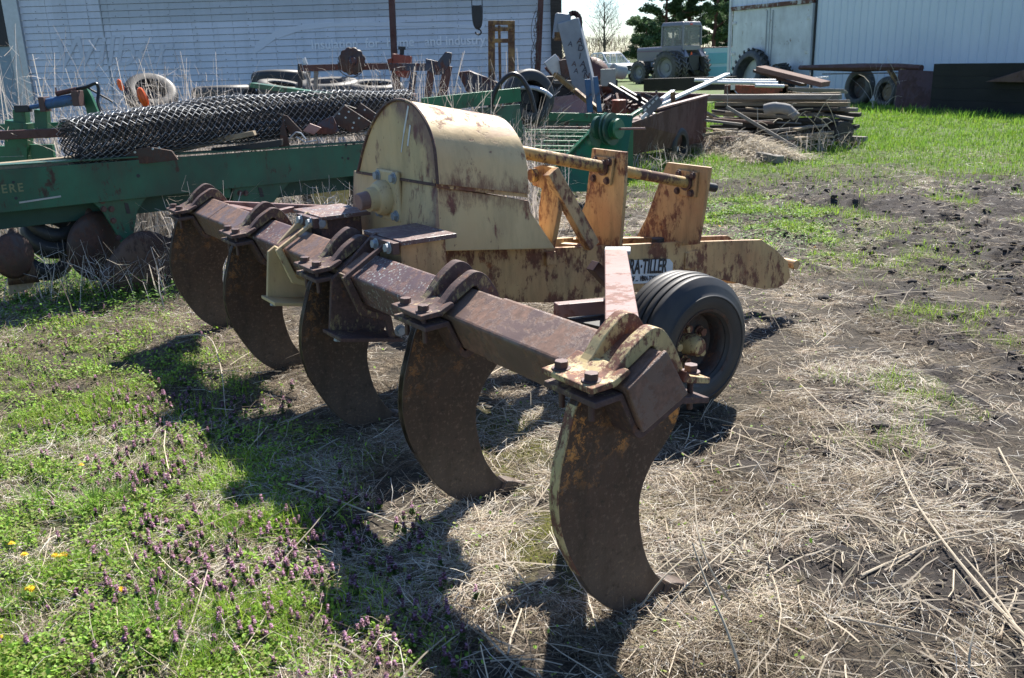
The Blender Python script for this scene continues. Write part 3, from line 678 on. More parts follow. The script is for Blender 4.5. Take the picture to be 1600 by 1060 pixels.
# bearing housing on the rear face
bc = lv(611,305,V0-.004)
hs = MB().box(bc+Vector((-.010,0,0)), (.024,.235,.25)).build('bearing_housing', M['cream'], rip, .010)
hb = MB(); hb.lathe([(.0,0),(.085,0),(.088,-.03),(.075,-.055),(.06,-.06),(.058,-.10),(.0,-.10)], bc+Vector((-.02,.02,-.01)), (1,0,.05), 28)
hb.build('bearing_collar', M['cream'], hs, smooth=True)
MB().cyl(bc+Vector((-.10,.02,-.01)), bc+Vector((-.17,.02,-.02)), .043, 20).build('shaft_end', M['pinkrust'], hs, .004, True)
for dy in (-.085, .085):
    for dz in (-.092, .092): MB().hexb(bc+Vector((-.022,dy,dz)), (-1,0,0), .021, .022).build('bolt', M['boltlight'], hs, .0015)
# chalk-like paint runs
for (x0,y0,x1,y1,w_) in ((638,166,631,208,.012),(631,208,627,238,.007),(641,196,637,228,.012)):
    p, q = lv(x0,y0,V0-.0015), lv(x1,y1,V0-.0015)
    MB().bar(p, q, .002, w_, (0,1,0)).build('paint_run', M['whitepaint'], hood)

# frame rails (two long plates to the hitch)
UN = 1.87
near_px = [(655,393),(760,391),(860,388),(950,384),(1050,379),(1190,375),(1212,390),(1231,409),(1235,432),(1229,442),(1216,450),(1196,452),(1177,449),(1150,442),(1125,437),(1060,447),(960,462),(866,473),(820,473),(700,470),(655,465)]
nr = [lu(x, y, UN) for x, y in near_px]
MB().slab(nr, (0,.028,0)).build('frame_rail', M['creamrust'], rip, .003)
fr = []
for (x, y) in near_px:
    p = lu(x, y, UN); t = min(1, max(0, (p.x-.3)/1.4)); fr.append(Vector((p.x-.05, 2.52-.42*t+.0*p.x, p.z)))
fr2 = [p+Vector((0,.028,0)) for p in fr]
MB().prism(fr, fr2).build('frame_rail', M['creamrust'], rip, .003)
for q_ in (MB().box((2.15, 2.0, .50), (.10, .28, .10)), MB().box((1.12, 2.02, .66), (.06, .35, .07)), MB().bar((1.05,1.9,.73),(1.45,2.12,.66),.05,.06), MB().bar((1.05,2.2,.705),(1.5,1.92,.64),.05,.05)): q_.build('crossmember', M['creamrust'], rip, .003)
# toe pin at the hitch
MB().cyl((3.1, 1.86, .33), (3.1, 2.2, .33), .03, 14).build('hitch_pin', M['creamrust'], rip, .002, True)

# two bearing plates standing between the rails, with the drive shaft through them
def bplate(px, v0, bpx, hole, th=.022):
    ring = [lv(x, y, v0) for x, y in px]
    p = MB().slab(ring, (th,0,0)).build('bearing_plate', M['creamrust'], rip, .003)
    bb = [lv(x, y, v0-.004) for x, y in bpx]
    MB().slab(bb, (-.016,0,0)).build('cover_plate', M['creamrust'], p, .003)
    c = sum(bb, Vector())/4
    for q in bb: MB().hexb(q*.68+c*.32+Vector((-.018,0,0)), (-1,0,0), .016, .014).build('bolt', M['bolt'], p, .0015)
    h = lv(*hole, v0-.02)
    MB().lathe([(.0,-.004),(.040,-.004),(.042,-.018),(.0,-.018)], h, (1,0,0), 20).build('shaft_collar', M['bolt'], p, smooth=True)
bplate([(925,232),(977,238),(975,300),(968,388),(897,388),(905,340),(914,318)], 1.55, [(930,243),(962,247),(956,290),(926,284)], (944,262))
bplate([(1042,254),(1109,262),(1099,330),(1090,382),(984,390),(1010,340),(1030,285)], 2.08, [(1060,264),(1092,269),(1088,309),(1056,303)], (1074,286))
sa = lv(944,262,1.53); sb = lv(1074,286,2.06); dirn = (sb-sa).normalized()
s0 = sa - dirn*.66
MB().cyl(s0, sa, .033, 18).build('drive_shaft', M['bolt'] if 0 else M['shaft'], rip, .002, True)
MB().cyl(sa, sb, .030, 18).build('drive_shaft', M['shaft'], rip, .002, True)
MB().cyl(sb, sb+dirn*.2, .024, 14).build('drive_shaft', M['black'], rip, .002, True)
MB().cyl(lu(1028,372,UN+.05), lu(1028,392,UN+.05), .035, 12).build('post_pin', M['black'], rip, .002, True)
# lever and diagonal strut just ahead of the hood
V1 = 1.15
lev = [lv(x, y, V1) for x, y in [(828,275),(833,262),(846,258),(862,262),(872,275),(872,292),(872,330),(861,388),(843,388),(841,330),(846,295),(832,290)]]
MB().slab(lev, (.03,0,0)).build('lever_arm', M['creamrust'], rip, .004)
a = lv(860,268,V1-.03); b_ = lv(925,385,V1+.2)
MB().bar(a, b_, .055, .075, (1,0,0)).build('strut', M['creamrust'], rip, .004)
MB().cyl(lv(837,274,V1-.02), lv(837,274,V1-.02)+Vector((-.03,0,0)), .035, 16).build('lever_pivot', M['shaft'], rip, .002, True)

# triangular braces from bar to rails
A = lw(972,512,.85); B = lw(962,398,.735)
br = MB().bar(A, B, .105, .055).build('brace', M['pinkrust'], rip, .004)
MB().bar(lw(868,485,.79), lw(946,478,.785), .045, .05).build('cross_strut', M['pinkrust'], br, .003)
MB().slab([lw(866,494,.74), lw(946,484,.74), lw(956,520,.74), lw(905,508,.74)], (0,0,.012)).build('shade_plate', M['black'], br, .002)  # black plate added to stand for the shaded ground below the strut
MB().bar(lw(945,392,.745), lw(985,392,.745), .1, .02).build('end_plate', M['galv'], br, .002)
A = Vector((.07, 3.98, .82)); B = lw(552,330,.86)
br = MB().bar(A, B, .03, .05).build('brace', M['pinkrust'], rip, .003)
MB().bar(A.lerp(B,.05), Vector((.1, 3.3, .85)), .05, .02).bar(Vector((.1,3.2,.84)), A.lerp(B,.6), .04, .03).build('cross_strut', M['pinkrust'], br, .003)

# gauge wheels
def gauge_wheel(c, near=True):
    c = Vector(c); w = MB(); ax = Vector((0,1,0)); W = .30; Rr = .338
    prof_ = [(.175,.018),(.19,.006),(.225,.0),(.243,.001),(.246,-.003),(.251,-.002),(.254,.004),(.265,.010),(.292,.026),(.300,.030),(.312,.044)]
    def tread():
        o = []; n = 5
        ys = np.linspace(.050, W-.050, n+1)
        for i in range(n):
            y0, y1 = ys[i], ys[i+1]; rr = Rr-.004*abs(i-2)
            o += [(rr-.003, y0+.003), (rr, y0+.007), (rr, y1-.007), (rr-.003, y1-.003)]
            if i < n-1: o += [(rr-.020, y1-.0035), (rr-.020, y1+.0035)]
        return o
    back = [(r, W-h) for r, h in reversed(prof_)]
    inner = [(.165, W-.03), (.16, W*.5), (.165, .03)]
    root = MB(); tyre = MB().lathe(prof_+tread()+back+inner, c, ax, 96, True).build('tyre', M['rubber'], None, smooth=True)
    wl = MB().lathe([(.175,.012),(.188,.004),(.190,.012),(.178,.022),(.160,.040),(.152,.070),(.150,.115),(.11,.125),(.055,.115),(.0,.115)], c, ax, 64).build('wheel', M['wheelrim'], rip, smooth=True)
    tyre.parent = wl
    h = MB().lathe([(.0,.030),(.034,.030),(.042,.040),(.050,.065),(.055,.12)], c, ax, 20)
    h.build('hub', M['creamclamp'], wl, smooth=True)
    for k in range(5):
        t = 2*PI*k/5+.6; MB().hexb(c+Vector((math.cos(t)*.085, .112, math.sin(t)*.085)), (0,-1,0), .020, .034).build('lug_nut', M['creamclamp'], wl, .001)
    return wl
M['wheelrim'] = worn('wheel_rim', (.05,.045,.045), (.06,.035,.028), .5, 8)
WC = lu(1104,537,1.0)
WC = Vector((1.355, .975, .338))
gauge_wheel(WC)
gauge_wheel(Vector((1.355, 3.05, .338)))
for yy, s_ in ((WC.y, 1), (3.05, -1)):
    y1 = 1.55 if s_ > 0 else 2.7
    MB().cyl((1.36, yy+.08, .33), (1.36, y1 if s_ > 0 else 3.4, .33), .025, 12).bar((1.36, (yy+.33 if s_ > 0 else 3.35), .33), (.95, (yy+.33 if s_ > 0 else 3.35), .74), .05, .05).build('axle', M['bolt'], rip, .002)

# name plate on the near rail
def text_mesh(txt, size, mat, name, parent, mtx, ext=.0008, bold=.0, sx=1., align='LEFT', sp=1.):
    cu = bpy.data.curves.new(name, 'FONT'); cu.body = txt; cu.size = size; cu.extrude = ext; cu.offset = bold; cu.align_x = align; cu.space_character = sp
    to = bpy.data.objects.new(name+'_tmp', cu); COL.objects.link(to); bpy.context.view_layer.update()
    me = bpy.data.meshes.new_from_object(to.evaluated_get(bpy.context.evaluated_depsgraph_get())); bpy.data.objects.remove(to, do_unlink=True)
    me.name = name; me.transform(Matrix.Diagonal((sx, 1, 1, 1))); me.transform(mtx); me.materials.clear(); me.materials.append(mat)
    o = bpy.data.objects.new(name, me); COL.objects.link(o); o.parent = parent; return o
def frame_mtx(o, x, y):
    x = Vector(x).normalized(); y = Vector(y); y = (y-x*y.dot(x)).normalized(); z = x.cross(y)
    m_ = Matrix((x, y, z)).transposed().to_4x4(); m_.translation = Vector(o); return m_
us = UN-.004
q = [lu(958,408,us), lu(1046,405,us), lu(1051,411,us), lu(1050,432,us), lu(1008,443,us), lu(958,445,us)]
pl = MB().slab(q, (0,-.003,0)).build('name_plate', simple('plate_white', (.55,.62,.68), .45, .2, .1), rip, .001)
inkm = simple('plate_ink', (.015,.015,.02), .5, 0, .1)
x0 = lu(963,429,us-.005); x1 = lu(1044,426,us-.005); y1 = lu(957,408,us-.005)
L_ = (x1-x0).length; mt = frame_mtx(x0-Vector((0,.001,0)), x1-x0, y1-x0)
tx = text_mesh('VIBRA·TILLER', .118, inkm, 'lettering', pl, mt, bold=.0022, sx=.545)
bb = [v.co for v in tx.data.vertices]; dx = (x1-x0).normalized(); ww = max((v-x0).dot(dx) for v in bb)
print('nameplate len', L_, 'text', ww)
o2 = lu(1002,435,us-.005); text_mesh('A', .022, inkm, 'lettering', pl, frame_mtx(o2, x1-x0, y1-x0), bold=.001)
o2 = lu(962,441,us-.005); text_mesh('PRODUCT OF ....  VIBRA-TOOLS', .040, inkm, 'lettering', pl, frame_mtx(o2, x1-x0, y1-x0), bold=.0006, sx=.56)
# ================================================================== left shed: lapped siding
def wall_mat(name, c, c2):
    t = NT(name, .5); x, y, z = t.xyz()
    blot = t.ramp(t.noise(.9, 5, .6), [(.35, 0.), (.7, 1.)]); k = t.mix(blot, c, c2)
    st = t.ramp(t.noise(2.2, 8, .65, t.mapped((2.5, 2.5, .25))), [(.5, 0.), (.8, .35)]); k = t.mix(st, k, (.30, .31, .30))
    t.color(k); t.bump(t.noise(3, 3), .15, .01); return t.m
M['siding'] = wall_mat('white_siding', (.66, .70, .77), (.55, .60, .68)); M['sidinggrey'] = wall_mat('grey_siding', (.52, .56, .60), (.44, .48, .52))
LY = 18.0
shed = thing('clapboard_shed', 'white lapped board shed with faded lettering filling the upper left behind the machinery', 'shed', (0, LY, 0))
xl, xr = at(38, 60, LY).x, at(864, 60, LY).x; pitch = .118; ztop = 3.45
# boards: the right stretch is greyer; each stretch is one surface of overlapping boards
def siding(x0, x1, z0, z1, mat, name, y=0.):
    b = MB(); k = int(round((z1-z0)/pitch))
    for i in range(k):
        za, zb = z0+i*pitch, z0+(i+1)*pitch; jog = 0
        b.add([(x0,y-.030,za+.006),(x1,y-.030,za+.006),(x1,y-.012,zb),(x0,y-.012,zb),(x0,y-.012,za+.006),(x1,y-.012,za+.006)], [(0,1,2,3),(0,4,5,1)])
    return b.build(name, mat, shed)
xm = at(160, 30, LY).x
siding(xl, xm, 0, ztop, M['siding'], 'siding')
siding(xm+.01, xr, 0, 21*pitch, M['siding'], 'siding', -.004)
siding(xm+.01, xr, 21*pitch, ztop, M['sidinggrey'], 'siding', -.004)
MB().box(((xl+xr)/2, 2.6, ztop/2-.02), (xr-xl-.02, 5.15, ztop-.05)).build('wall', simple('shadow_gap', (.08,.09,.11), .8), shed)
# joints with nail lines
j = MB()
for q in range(26):
    xx = xl+.5+q*(xr-xl)/26.; 
    j.box((xx, -.027, 1.6), (.004, .004, 3.1))
for q in range(24): pass
rj = rnd
j2 = MB()
for i in range(30):
    for q in range(22): 
        if rj.random() < .75:
            xx = xl+.3+q*.49+ (rj.random()-.5)*.02; j2.box((xx, -.033, i*pitch+.03), (.012, .006, .012))
j2.build('nail_heads', M['black'], shed)
sm_ = simple('panel_seam', (.32,.35,.38), .7)
j.build('panel_seams', sm_, shed)['kind'] = 'stuff'
MB().box((xm+.0, -.03, 1.7), (.02, .012, 3.4)).build('joint_strip', sm_, shed)
# left frame and window side
MB().box((xl-.12, -.05, 1.72), (.28, .09, 3.44)).build('corner_trim', M['galv'], shed, .004)
MB().box((xl-.75, -.02, 1.2), (.95, .06, 2.4)).build('door_panel', simple('blue_grey_door', (.25,.33,.38), .6), shed, .004)
MB().box((xl-.62, -.06, 2.75), (.7, .05, 1.2)).build('window', M['black'], shed, .004)
MB().box((xl-1.6, 0, 1.72), (.9, .06, 3.44)).build('door_panel', M['siding'], shed, .004)
MB().box((xr+.06, -.06, 1.75), (.20, .22, 3.5)).build('corner_post', M['wooddark'], shed, .006)
MB().box(((xl+xr)/2-.8, 2.5, ztop+.06), (xr-xl+2.6, 5.7, .1)).build('roof', M['galv'], shed, .01)
# faded lettering
fl = simple('faded_letter', (.82,.85,.90), .5, 0, .04, 3, 0); fd = simple('faded_letter_dark', (.54,.59,.67), .5, 0, .05, 3, 0)
def wtext(txt, px, py, size, mat, sx=1., shear=0, dy=-.030, bold=0.):
    p = at(px, py, LY); m_ = Matrix(((1,0,0,p.x),(0,0,-1,dy),(0,1,0,p.z),(0,0,0,1)))
    o = text_mesh(txt, size, mat, 'lettering', shed, m_ @ Matrix.Shear('XZ', 4, (0, 0)) @ Matrix(((1,shear,0,0),(0,1,0,0),(0,0,1,0),(0,0,0,1))), .0008, bold, sx)
    return o
tx = wtext('Insulation  for  home   and industry', 487, 77, .235, fl, .98, 0, -.038, .004)
wd_ = max(v.co.x for v in tx.data.vertices)-min(v.co.x for v in tx.data.vertices); want = at(758, 72, LY).x-at(487, 77, LY).x
x0_ = at(487, 77, LY).x
for v in tx.data.vertices: v.co.x = x0_+(v.co.x-x0_)*want/wd_
wtext('Wilber', 84, 106, .80, fd, .98, .28, -.036, .0)
# pale swoosh of the old sign
sw = [(400,84),(430,62),(470,48),(520,42),(620,41),(700,43),(757,46),(757,41),(700,37),(600,35),(500,36),(440,44),(405,64),(392,84)]
MB().slab([Vector((at(x,y,LY).x, -.035, at(x,y,LY).z)) for x, y in sw], (0,.002,0)).build('sign_swoosh', simple('sign_ghost', (.63,.68,.76), .5, 0, .05, 3, 0), shed)

# ================================================================== right metal shed
A_ = Vector((8.72, 36.5, 0)); B_ = Vector((15.6, 19.3, 0)); du = (B_-A_).normalized(); LEN = (B_-A_).length; HT = 5.2
ms = thing('metal_shed', 'tall white ribbed metal shed with double doors at the upper right', 'shed', A_, math.atan2(du.y, du.x))
t = NT('ribbed_metal', .42); z = t.xyz()[2]
kf = t.mix(t.ramp(t.noise(.35, 5, .6), [(.3, 0.), (.7, 1.)]), (.68, .74, .82), (.60, .67, .76)); kf = t.mix(t.ramp(t.noise(1.3, 8, .7, t.mapped((3, 3, .3))), [(.55, 0.), (.8, .25)]), kf, (.34, .36, .38))
t.color(kf); t.bump(t.noise(1.2, 3), .2, .02); M['ribbed'] = t.m
DX0, DX1 = .15, 4.6
def ribwall(x0, x1, z0, z1, name='wall'):
    b = MB(); x = x0; prof_ = []
    while x < x1:
        prof_ += [(x, 0), (x+.12, -.004), (x+.255, 0), (x+.27, -.022), (x+.29, -.022), (x+.305, 0)]; x += .305
    vs = [(p[0], p[1], z0) for p in prof_]+[(p[0], p[1], z1) for p in prof_]; n = len(prof_)
    return b.add(vs, [(i, i+1, n+i+1, n+i) for i in range(n-1)]).build(name, M['ribbed'], ms)
ribwall(DX1+.1, LEN, 0, HT); ribwall(.0, DX1+.1, 3.22, HT, 'wall')
MB().box((LEN/2, 6, HT/2-.05), (LEN-.1, 11.9, HT-.1)).build('core', M['ribbed'], ms)
MB().box((LEN/2, 6.0, HT+.06), (LEN+.5, 12.6, .12)).build('roof', M['galv'], ms, .02)
MB().box((-.04, -.03, HT/2), (.12, .1, HT)).build('corner_trim', M['whitepaint'], ms, .006)
dw = (DX1-DX0)/2
for q in range(2):
    d_ = MB().box((DX0+dw*(q+.5), -.03, 1.6), (dw-.04, .06, 3.1)).build('door', M['whitepaint'], ms, .006)
    for zz in (.7, 1.6, 2.7): MB().box((DX0+(.12 if q == 0 else 2*dw-.12), -.07, zz), (.22, .03, .10)).build('hinge', M['galv'], d_, .003)
    MB().bar((DX0+dw+(-.16 if q == 0 else .16), -.09, .2), (DX0+dw+(-.16 if q == 0 else .16), -.09, 3.05), .035, .03, (0,1,0)).build('lock_rod', M['galv'], d_, .003)
MB().box(((DX0+DX1)/2, -.06, 3.22), (DX1-DX0+.2, .12, .14)).build('door_header', M['redpaint'] if 0 else worn('header_rust', (.6,.6,.58), (.12,.045,.03), .6, 4), ms, .006)
MB().box((DX1+.03, -.06, 1.62), (.12, .12, 3.24)).build('door_jamb', M['whitepaint'], ms, .006)
MB().box((DX1+.16, -.03, 1.62), (.05, .05, 3.24)).build('downpipe', M['black'], ms)
def sh_at(s, out=0., z=0.): return A_+du*s+Vector((du.y, -du.x, 0))*out+Vector((0,0,z))
def on_shed(px, py, out=.0):
    n = Vector((du.y, -du.x, 0)); return pln(px, py, A_+n*out, n)
NS = Vector((du.y, -du.x, 0))                                     # outward

# ================================================================== poles and hook
def pole(name, px0, py0, px1, py1, Y, wd, mat, lab, cat, ztop_=4.2):
    p = at(px1, py1, Y); q = at(px0, py0, Y); d = (q-p).normalized(); base = p-d*((p.z+.05)/d.z); top = p+d*((ztop_-p.z)/d.z)
    b = MB().bar(Vector((0,0,0)), top-base, wd, wd, (0,1,0)); o = b.build(name, mat, None, .006, loc=base); tag(o, lab, cat); return o
pole('steel_post', 612, 0, 616, 85, 16.9, .105, M['rustpost'], 'square rust brown steel post in front of the shed lettering', 'post')
pole('steel_post', 845, 0, 840, 116, 17.2, .10, M['rustpost'], 'dark red steel post close to the right end of the shed', 'post')
hk = at(746, 26, 14.); t_ = thing('crane_hook', 'black crane hook block hanging on cables in front of the shed', 'crane hook', hk)
MB().tube(crom([(-.035,0,.15),(-.05,0,.06),(-.045,0,-.06),(-.02,0,-.14),(.02,0,-.14),(.045,0,-.06),(.05,0,.06),(.035,0,.15)], 3), .03, 8).build('block', M['black'], t_, smooth=True)
b = MB().prism([(-.04,-.03,.15),(.04,-.03,.15),(.05,-.03,-.05),(.02,-.03,-.14),(-.02,-.03,-.14),(-.05,-.03,-.05)], [(-.04,.03,.15),(.04,.03,.15),(.05,.03,-.05),(.02,.03,-.14),(-.02,.03,-.14),(-.05,.03,-.05)]).build('sheave_plate', M['black'], t_)
MB().tube(crom([(0,0,-.13),(0,0,-.17),(.035,0,-.19),(.045,0,-.225),(.015,0,-.25),(-.03,0,-.235),(-.035,0,-.21)], 4), .012, 8).build('hook', M['black'], t_, smooth=True)
for dx, dt in ((-.075, -.06), (.075, .055)):
    MB().tube([(dx*.5,0,-.04), (dx,0,.05), (dx,0,.4), (dt,0,2.6)], .007, 6).build('cable', M['black'], t_)
# the crane jib the cables hang from, above the frame
jb = MB().bar((hk.x-.1, hk.y-.0, hk.z+2.62), (hk.x+.4, hk.y+5.2, hk.z+2.75), .14, .16).build('crane_jib', M['rustpost'], None, .01); tag(jb, 'rusty crane beam above the hook on cables', 'crane beam')

# forklift mast
MY = 13.2
fm = thing('forklift_mast', 'rusty yellow forklift mast standing upright before the shed', 'forklift mast')
for x0_, x1_, wd in ((763, 768, .10), (795, 799, .10), (779, 780, .04)):
    b = at(x0_ if x0_ != 779 else 779, 118, MY); tp = at(x1_, 33 if x0_ != 779 else 40, MY); b.z = .0; MB().bar(b, tp, wd*.95, .10, (0,1,0)).build('upright', M['yellowrust'], fm, .005)
for yy in (36, 46, 64): MB().bar(at(764, yy, MY-.03), at(803, yy, MY-.03), .07, .055).build('crossbar', M['yellowrust'], fm, .004)
# leaning painted column against the shed corner
LC = 13.8
lc = thing('leaning_box_column', 'grey white painted steel box column leaning by the shed corner with faint dark letters', 'steel column')
p0, p1 = at(921, 168, LC), at(889, 32, LC); mdir = (p1-p0).normalized()
MB().bar(p0, p1, .31, .24, (.25,1,0)).build('column', simple('pale_grey_paint', (.24,.27,.31), .6, 0, .3, 8), lc, .015)
MB().bar(at(875, 62, LC+.1), at(880, 22, LC+.1), .22, .3, (0,1,0)).build('head_plate', simple('pale_grey_paint2', (.22,.25,.29), .6, 0, .3, 8), lc, .02)
MB().bar(at(866, 57, LC), at(887, 57, LC), .10, .12).build('brace', M['yellowrust'], lc, .004)
b = MB()
for q in range(9):
    a = -.9+q*.35; c_ = at(896, 30, LC); b.box(c_+Vector((math.cos(a)*.09,0,math.sin(a)*.13-.05)), (.07,.10,.06), Matrix.Rotation(-a,3,'Y'))
b.build('sprocket', M['bolt'], lc, .004)
nrm = Vector((.0,-1,0)); xdir = mdir.cross(nrm)*-1; xdir = nrm.cross(mdir)*-1
for ch, py_, px_ in (('A',68,899),('D',79,900),('I',92,902),('A',104,904),('A',113,907),('N',122,909)):
    pc_ = at(px_+2, py_, LC-.19)
    text_mesh(ch, .12, M['darkframe'], 'lettering', lc, frame_mtx(pc_, Vector((1,0,-.18)), mdir), .001, .002)
for ch, py_, px_ in (('A',72,893),('A',103,899),('A',114,902)):
    pc_ = at(px_-6, py_, LC-.19); text_mesh(ch, .10, M['darkframe'], 'lettering', lc, frame_mtx(pc_, Vector((1,0,-.18)), mdir), .001, .001)

# ================================================================== tyres
def tyre_obj(name, c, ax, R, W, lab, lugs=False, rim=None, mat=None, group=None, hole=.56):
    t_ = thing(name, lab, 'tyre', c, 0, group); ax = Vector(ax).normalized(); o0 = -ax*W/2; mat = mat or M['rubberold']; h = hole
    pf = [(R*h,W*.16),(R*(h+.03),W*.05),(R*.80,0),(R*.93,W*.07),(R*.985,W*.18),(R,W*.3),(R,W*.7),(R*.985,W*.82),(R*.93,W*.93),(R*.80,W),(R*(h+.03),W*.95),(R*h,W*.84),(R*(h+.02),W*.5)]
    if rim is None and not lugs: pf[-1] = (R*.8, W*.5)
    ty = MB().lathe(pf, o0, ax, 48, True).build('casing', mat, t_, smooth=True)
    if lugs:
        b = MB(); x = ax.orthogonal().normalized(); y = ax.cross(x); n = 22
        for k in range(n):
            for s_ in (0, 1):
                a = 2*PI*(k+.5*s_)/n; da = .22*(1 if s_ else 1)
                h0, h1 = (W*.02, W*.56) if s_ else (W*.98, W*.44)
                ring = []
                for rr in (R*.97, R*1.055):
                    for (hh, aa) in ((h0, a-da*.25), (h0, a+da*.25-.0), (h1, a+da*1.15), (h1, a+da*.75)):
                        ring.append(o0+ax*hh+(x*math.cos(aa)+y*math.sin(aa))*rr)
                b.add(ring, [(0,1,2,3),(7,6,5,4),(0,4,5,1),(1,5,6,2),(2,6,7,3),(3,7,4,0)])
        b.build('tread_lugs', mat, t_)
    else:
        b = MB()
        for hh in (.36,.5,.64): b.lathe([(R*1.004,W*hh-W*.05),(R*1.012,W*hh),(R*1.004,W*hh+W*.05)], o0, ax, 48)
        b.build('tread', mat, t_, smooth=True)
    if rim is not None:
        MB().lathe([(R*(h+.02),W*.12),(R*h,W*.10),(R*(h-.04),W*.16),(R*(h-.08),W*.38),(R*.30,W*.44),(R*.24,W*.36),(0,W*.36)], o0, ax, 32).build('rim', rim, t_, smooth=True)
    return t_
TG = 'old tyres lying along the shed wall'
ct = at(347, 132, 15.3)
for q in range(5):
    tyre_obj('tyre', (ct.x+.03*math.sin(q*2.3), 15.3+.03*math.cos(q*3), .14+.275*q), (.02*math.sin(q),.03,1), .5, .27, ['bottom tyre of the tall stack by the board shed','second tyre from the ground in the stack by the board shed','middle tyre of the stack by the board shed','tyre directly under the top one of the stack by the board shed','topmost dusty grey tyre of the stack against the board shed'][q], False, None, None, TG)
p = at(236, 148, 12.6); tyre_obj('tyre', p, (.35,-.55,.75), .34, .22, 'grey tyre with rim tilted among pale weeds behind the orange markers', False, M['wheelrim'], M['rubber'], TG)
p = at(438, 126, 15.6); tyre_obj('tyre', p, (0,.1,1), .46, .28, 'dark tyre lying flat just right of the tall stack', False, None, M['rubber'], TG)
p = at(442, 140, 14.8); tyre_obj('tyre', p, (.2,-.1,1), .40, .2, 'pale rimmed tyre lying below the dark flat one', False, None, None, TG)
p = at(512, 138, 14.8); tyre_obj('tyre', p, (0,-.12,1), .50, .24, 'wide pale tyre with reddish rim lying flat under the bar with the notched disc', False, M['redpaint'], None, TG)
p = at(585, 141, 14.8); tyre_obj('tyre', p, (.05,-.12,1), .46, .24, 'pale dusty tyre lying flat below the rusty pump', False, None, None, TG)
# supports so nothing floats: pallets under the flat tyres
def pallet(c, h, lab, sx=1.1, sy=1.0):
    t_ = thing('pallet_stack', lab, 'pallet stack', (c.x, c.y, 0), 0, 'pallet stacks under the tyres'); k = max(1, int(h/.13))
    for q in range(k):
        b = MB()
        for s_ in range(6): b.box((0, -sy/2+.08+s_*sy/6.2, (q+1)*h/k-.012), (sx, .09, .02))
        b.build('slats', M['wood'], t_); b = MB()
        for s_ in (-.46,0,.46): b.box((s_*sx, 0, q*h/k+(h/k-.024)/2), (.09, sy, h/k-.026))
        b.build('bearers', M['wooddark'], t_)
for (px, py, Y, r_, lab) in ((438,126,15.6,.14,'pallets under the dark flat tyre'),(442,140,14.8,.12,'pallets under the pale rimmed tyre'),(512,138,14.8,.12,'pallets under the tyre with the reddish rim'),(585,141,14.8,.12,'pallets under the pale tyre below the pump'),(236,148,12.6,.25,'pallets under the tilted grey tyre in weeds')):
    c = at(px, py, Y); pallet(c, max(.2, c.z-r_-.01), lab, .8, .7)
# big tractor tyre leaning on the shed doors
p = on_shed(1171, 118, .35); tyre_obj('tractor_tyre', (p.x, p.y, .86), (NS+Vector((0,0,.25))), .88, .42, 'huge lugged tractor tyre leaning on the white shed doors', True, None, None, None, .66)
p = on_shed(1222, 108, .5); tyre_obj('tractor_tyre', (p.x, p.y, .62), (Vector((1,.2,.1))), .60, .40, 'dark lugged tyre standing right of the huge leaning one', True, None, M['rubber'], None, .55)

# ================================================================== green plough across the left
pl = thing('mounted_plough', 'old green multi bottom plough lying across the left behind the ripper', 'plough')
PA, PB = at(-60, 303, 6.35), at(600, 247, 8.6); PD = (PB-PA).normalized(); PN = Vector((PD.y, -PD.x, 0)).normalized()
def pp(px, py, off=0.): return pln(px, py, PA+PN*off, PN)
def pring(px, off, th):
    r_ = [pp(x, y, off) for x, y in px]; return MB().slab(r_, -PN*th)
pring([(-60,270),(565,225),(600,223),(600,272),(565,274),(300,301),(0,333),(-60,340)], 0, .012).build('beam', M['greenplough'] if 'greenplough' in M else M['greenold'], pl, .002)
BM = M['greenold']
MB().bar(PA+Vector((0,0,.172))-PN*.07, PB+Vector((0,0,.152))-PN*.07, .14, .012).build('beam_flange', BM, pl, .002)
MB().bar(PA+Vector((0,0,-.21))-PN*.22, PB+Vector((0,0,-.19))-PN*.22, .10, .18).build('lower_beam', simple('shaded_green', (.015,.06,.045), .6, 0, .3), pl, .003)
MB().bar(pp(30,317,.004), pp(95,307,.004), .006, .012).build('worn_edge', M['galv'], pl)
for x, y, r_ in ((216,275,.014),(541,227,.012),(544,248,.012),(25,310,.011),(535,247,.009),(21,285,.010),(553,225,.012)): MB().cyl(pp(x,y,.002), pp(x,y,.006), r_, 14).build('bolt_hole', M['black'], pl)
q0, q1, qy = pp(-26,305,.003), pp(27,300,.003), pp(-26,292,.003)
tx = text_mesh('DEERE', .085, simple('faded_yellow_decal', (.17,.19,.10), .6, 0, .3, 60, 0), 'lettering', pl, frame_mtx(q0, q1-q0, qy-q0), .0006, .0015, .92, sp=1.25)
# frogs (green hanging plates) and mouldboards
def frog(px, name='hanger_plate', off=-.03, th=.03): return pring(px, off, th).build(name, BM, pl, .004)
f1 = frog([(128,302),(235,298),(215,330),(208,372),(190,380),(180,362),(160,330)]); 
for x, y in ((160,314),(190,309),(222,303),(162,327),(174,327),(177,345),(185,372)): MB().hexb(pp(x,y,-.028), PN, .018, .014).build('bolt', M['bolt'], f1)
MB().slab([pp(x,y,-.027) for x,y in ((194,317),(200,318),(204,334),(198,334))], PN*.002).build('slot', M['black'], f1)
f1 = frog([(362,278),(465,272),(440,300),(425,320),(395,330),(365,322)])
for x, y in ((374,288),(400,283),(430,280),(375,302),(384,302)): MB().hexb(pp(x,y,-.028), PN, .018, .014).build('bolt', M['bolt'], f1)
MB().slab([pp(x,y,-.027) for x,y in ((403,293),(409,294),(413,308),(407,308))], PN*.002).build('slot', M['black'], f1)
MB().box(pp(352,290,-.08), (.09,.08,.20)).box(pp(125,315,-.02)*0+pp(560,280,-.1), (.08,.08,.4)).build('spacer_block', BM, pl, .004)
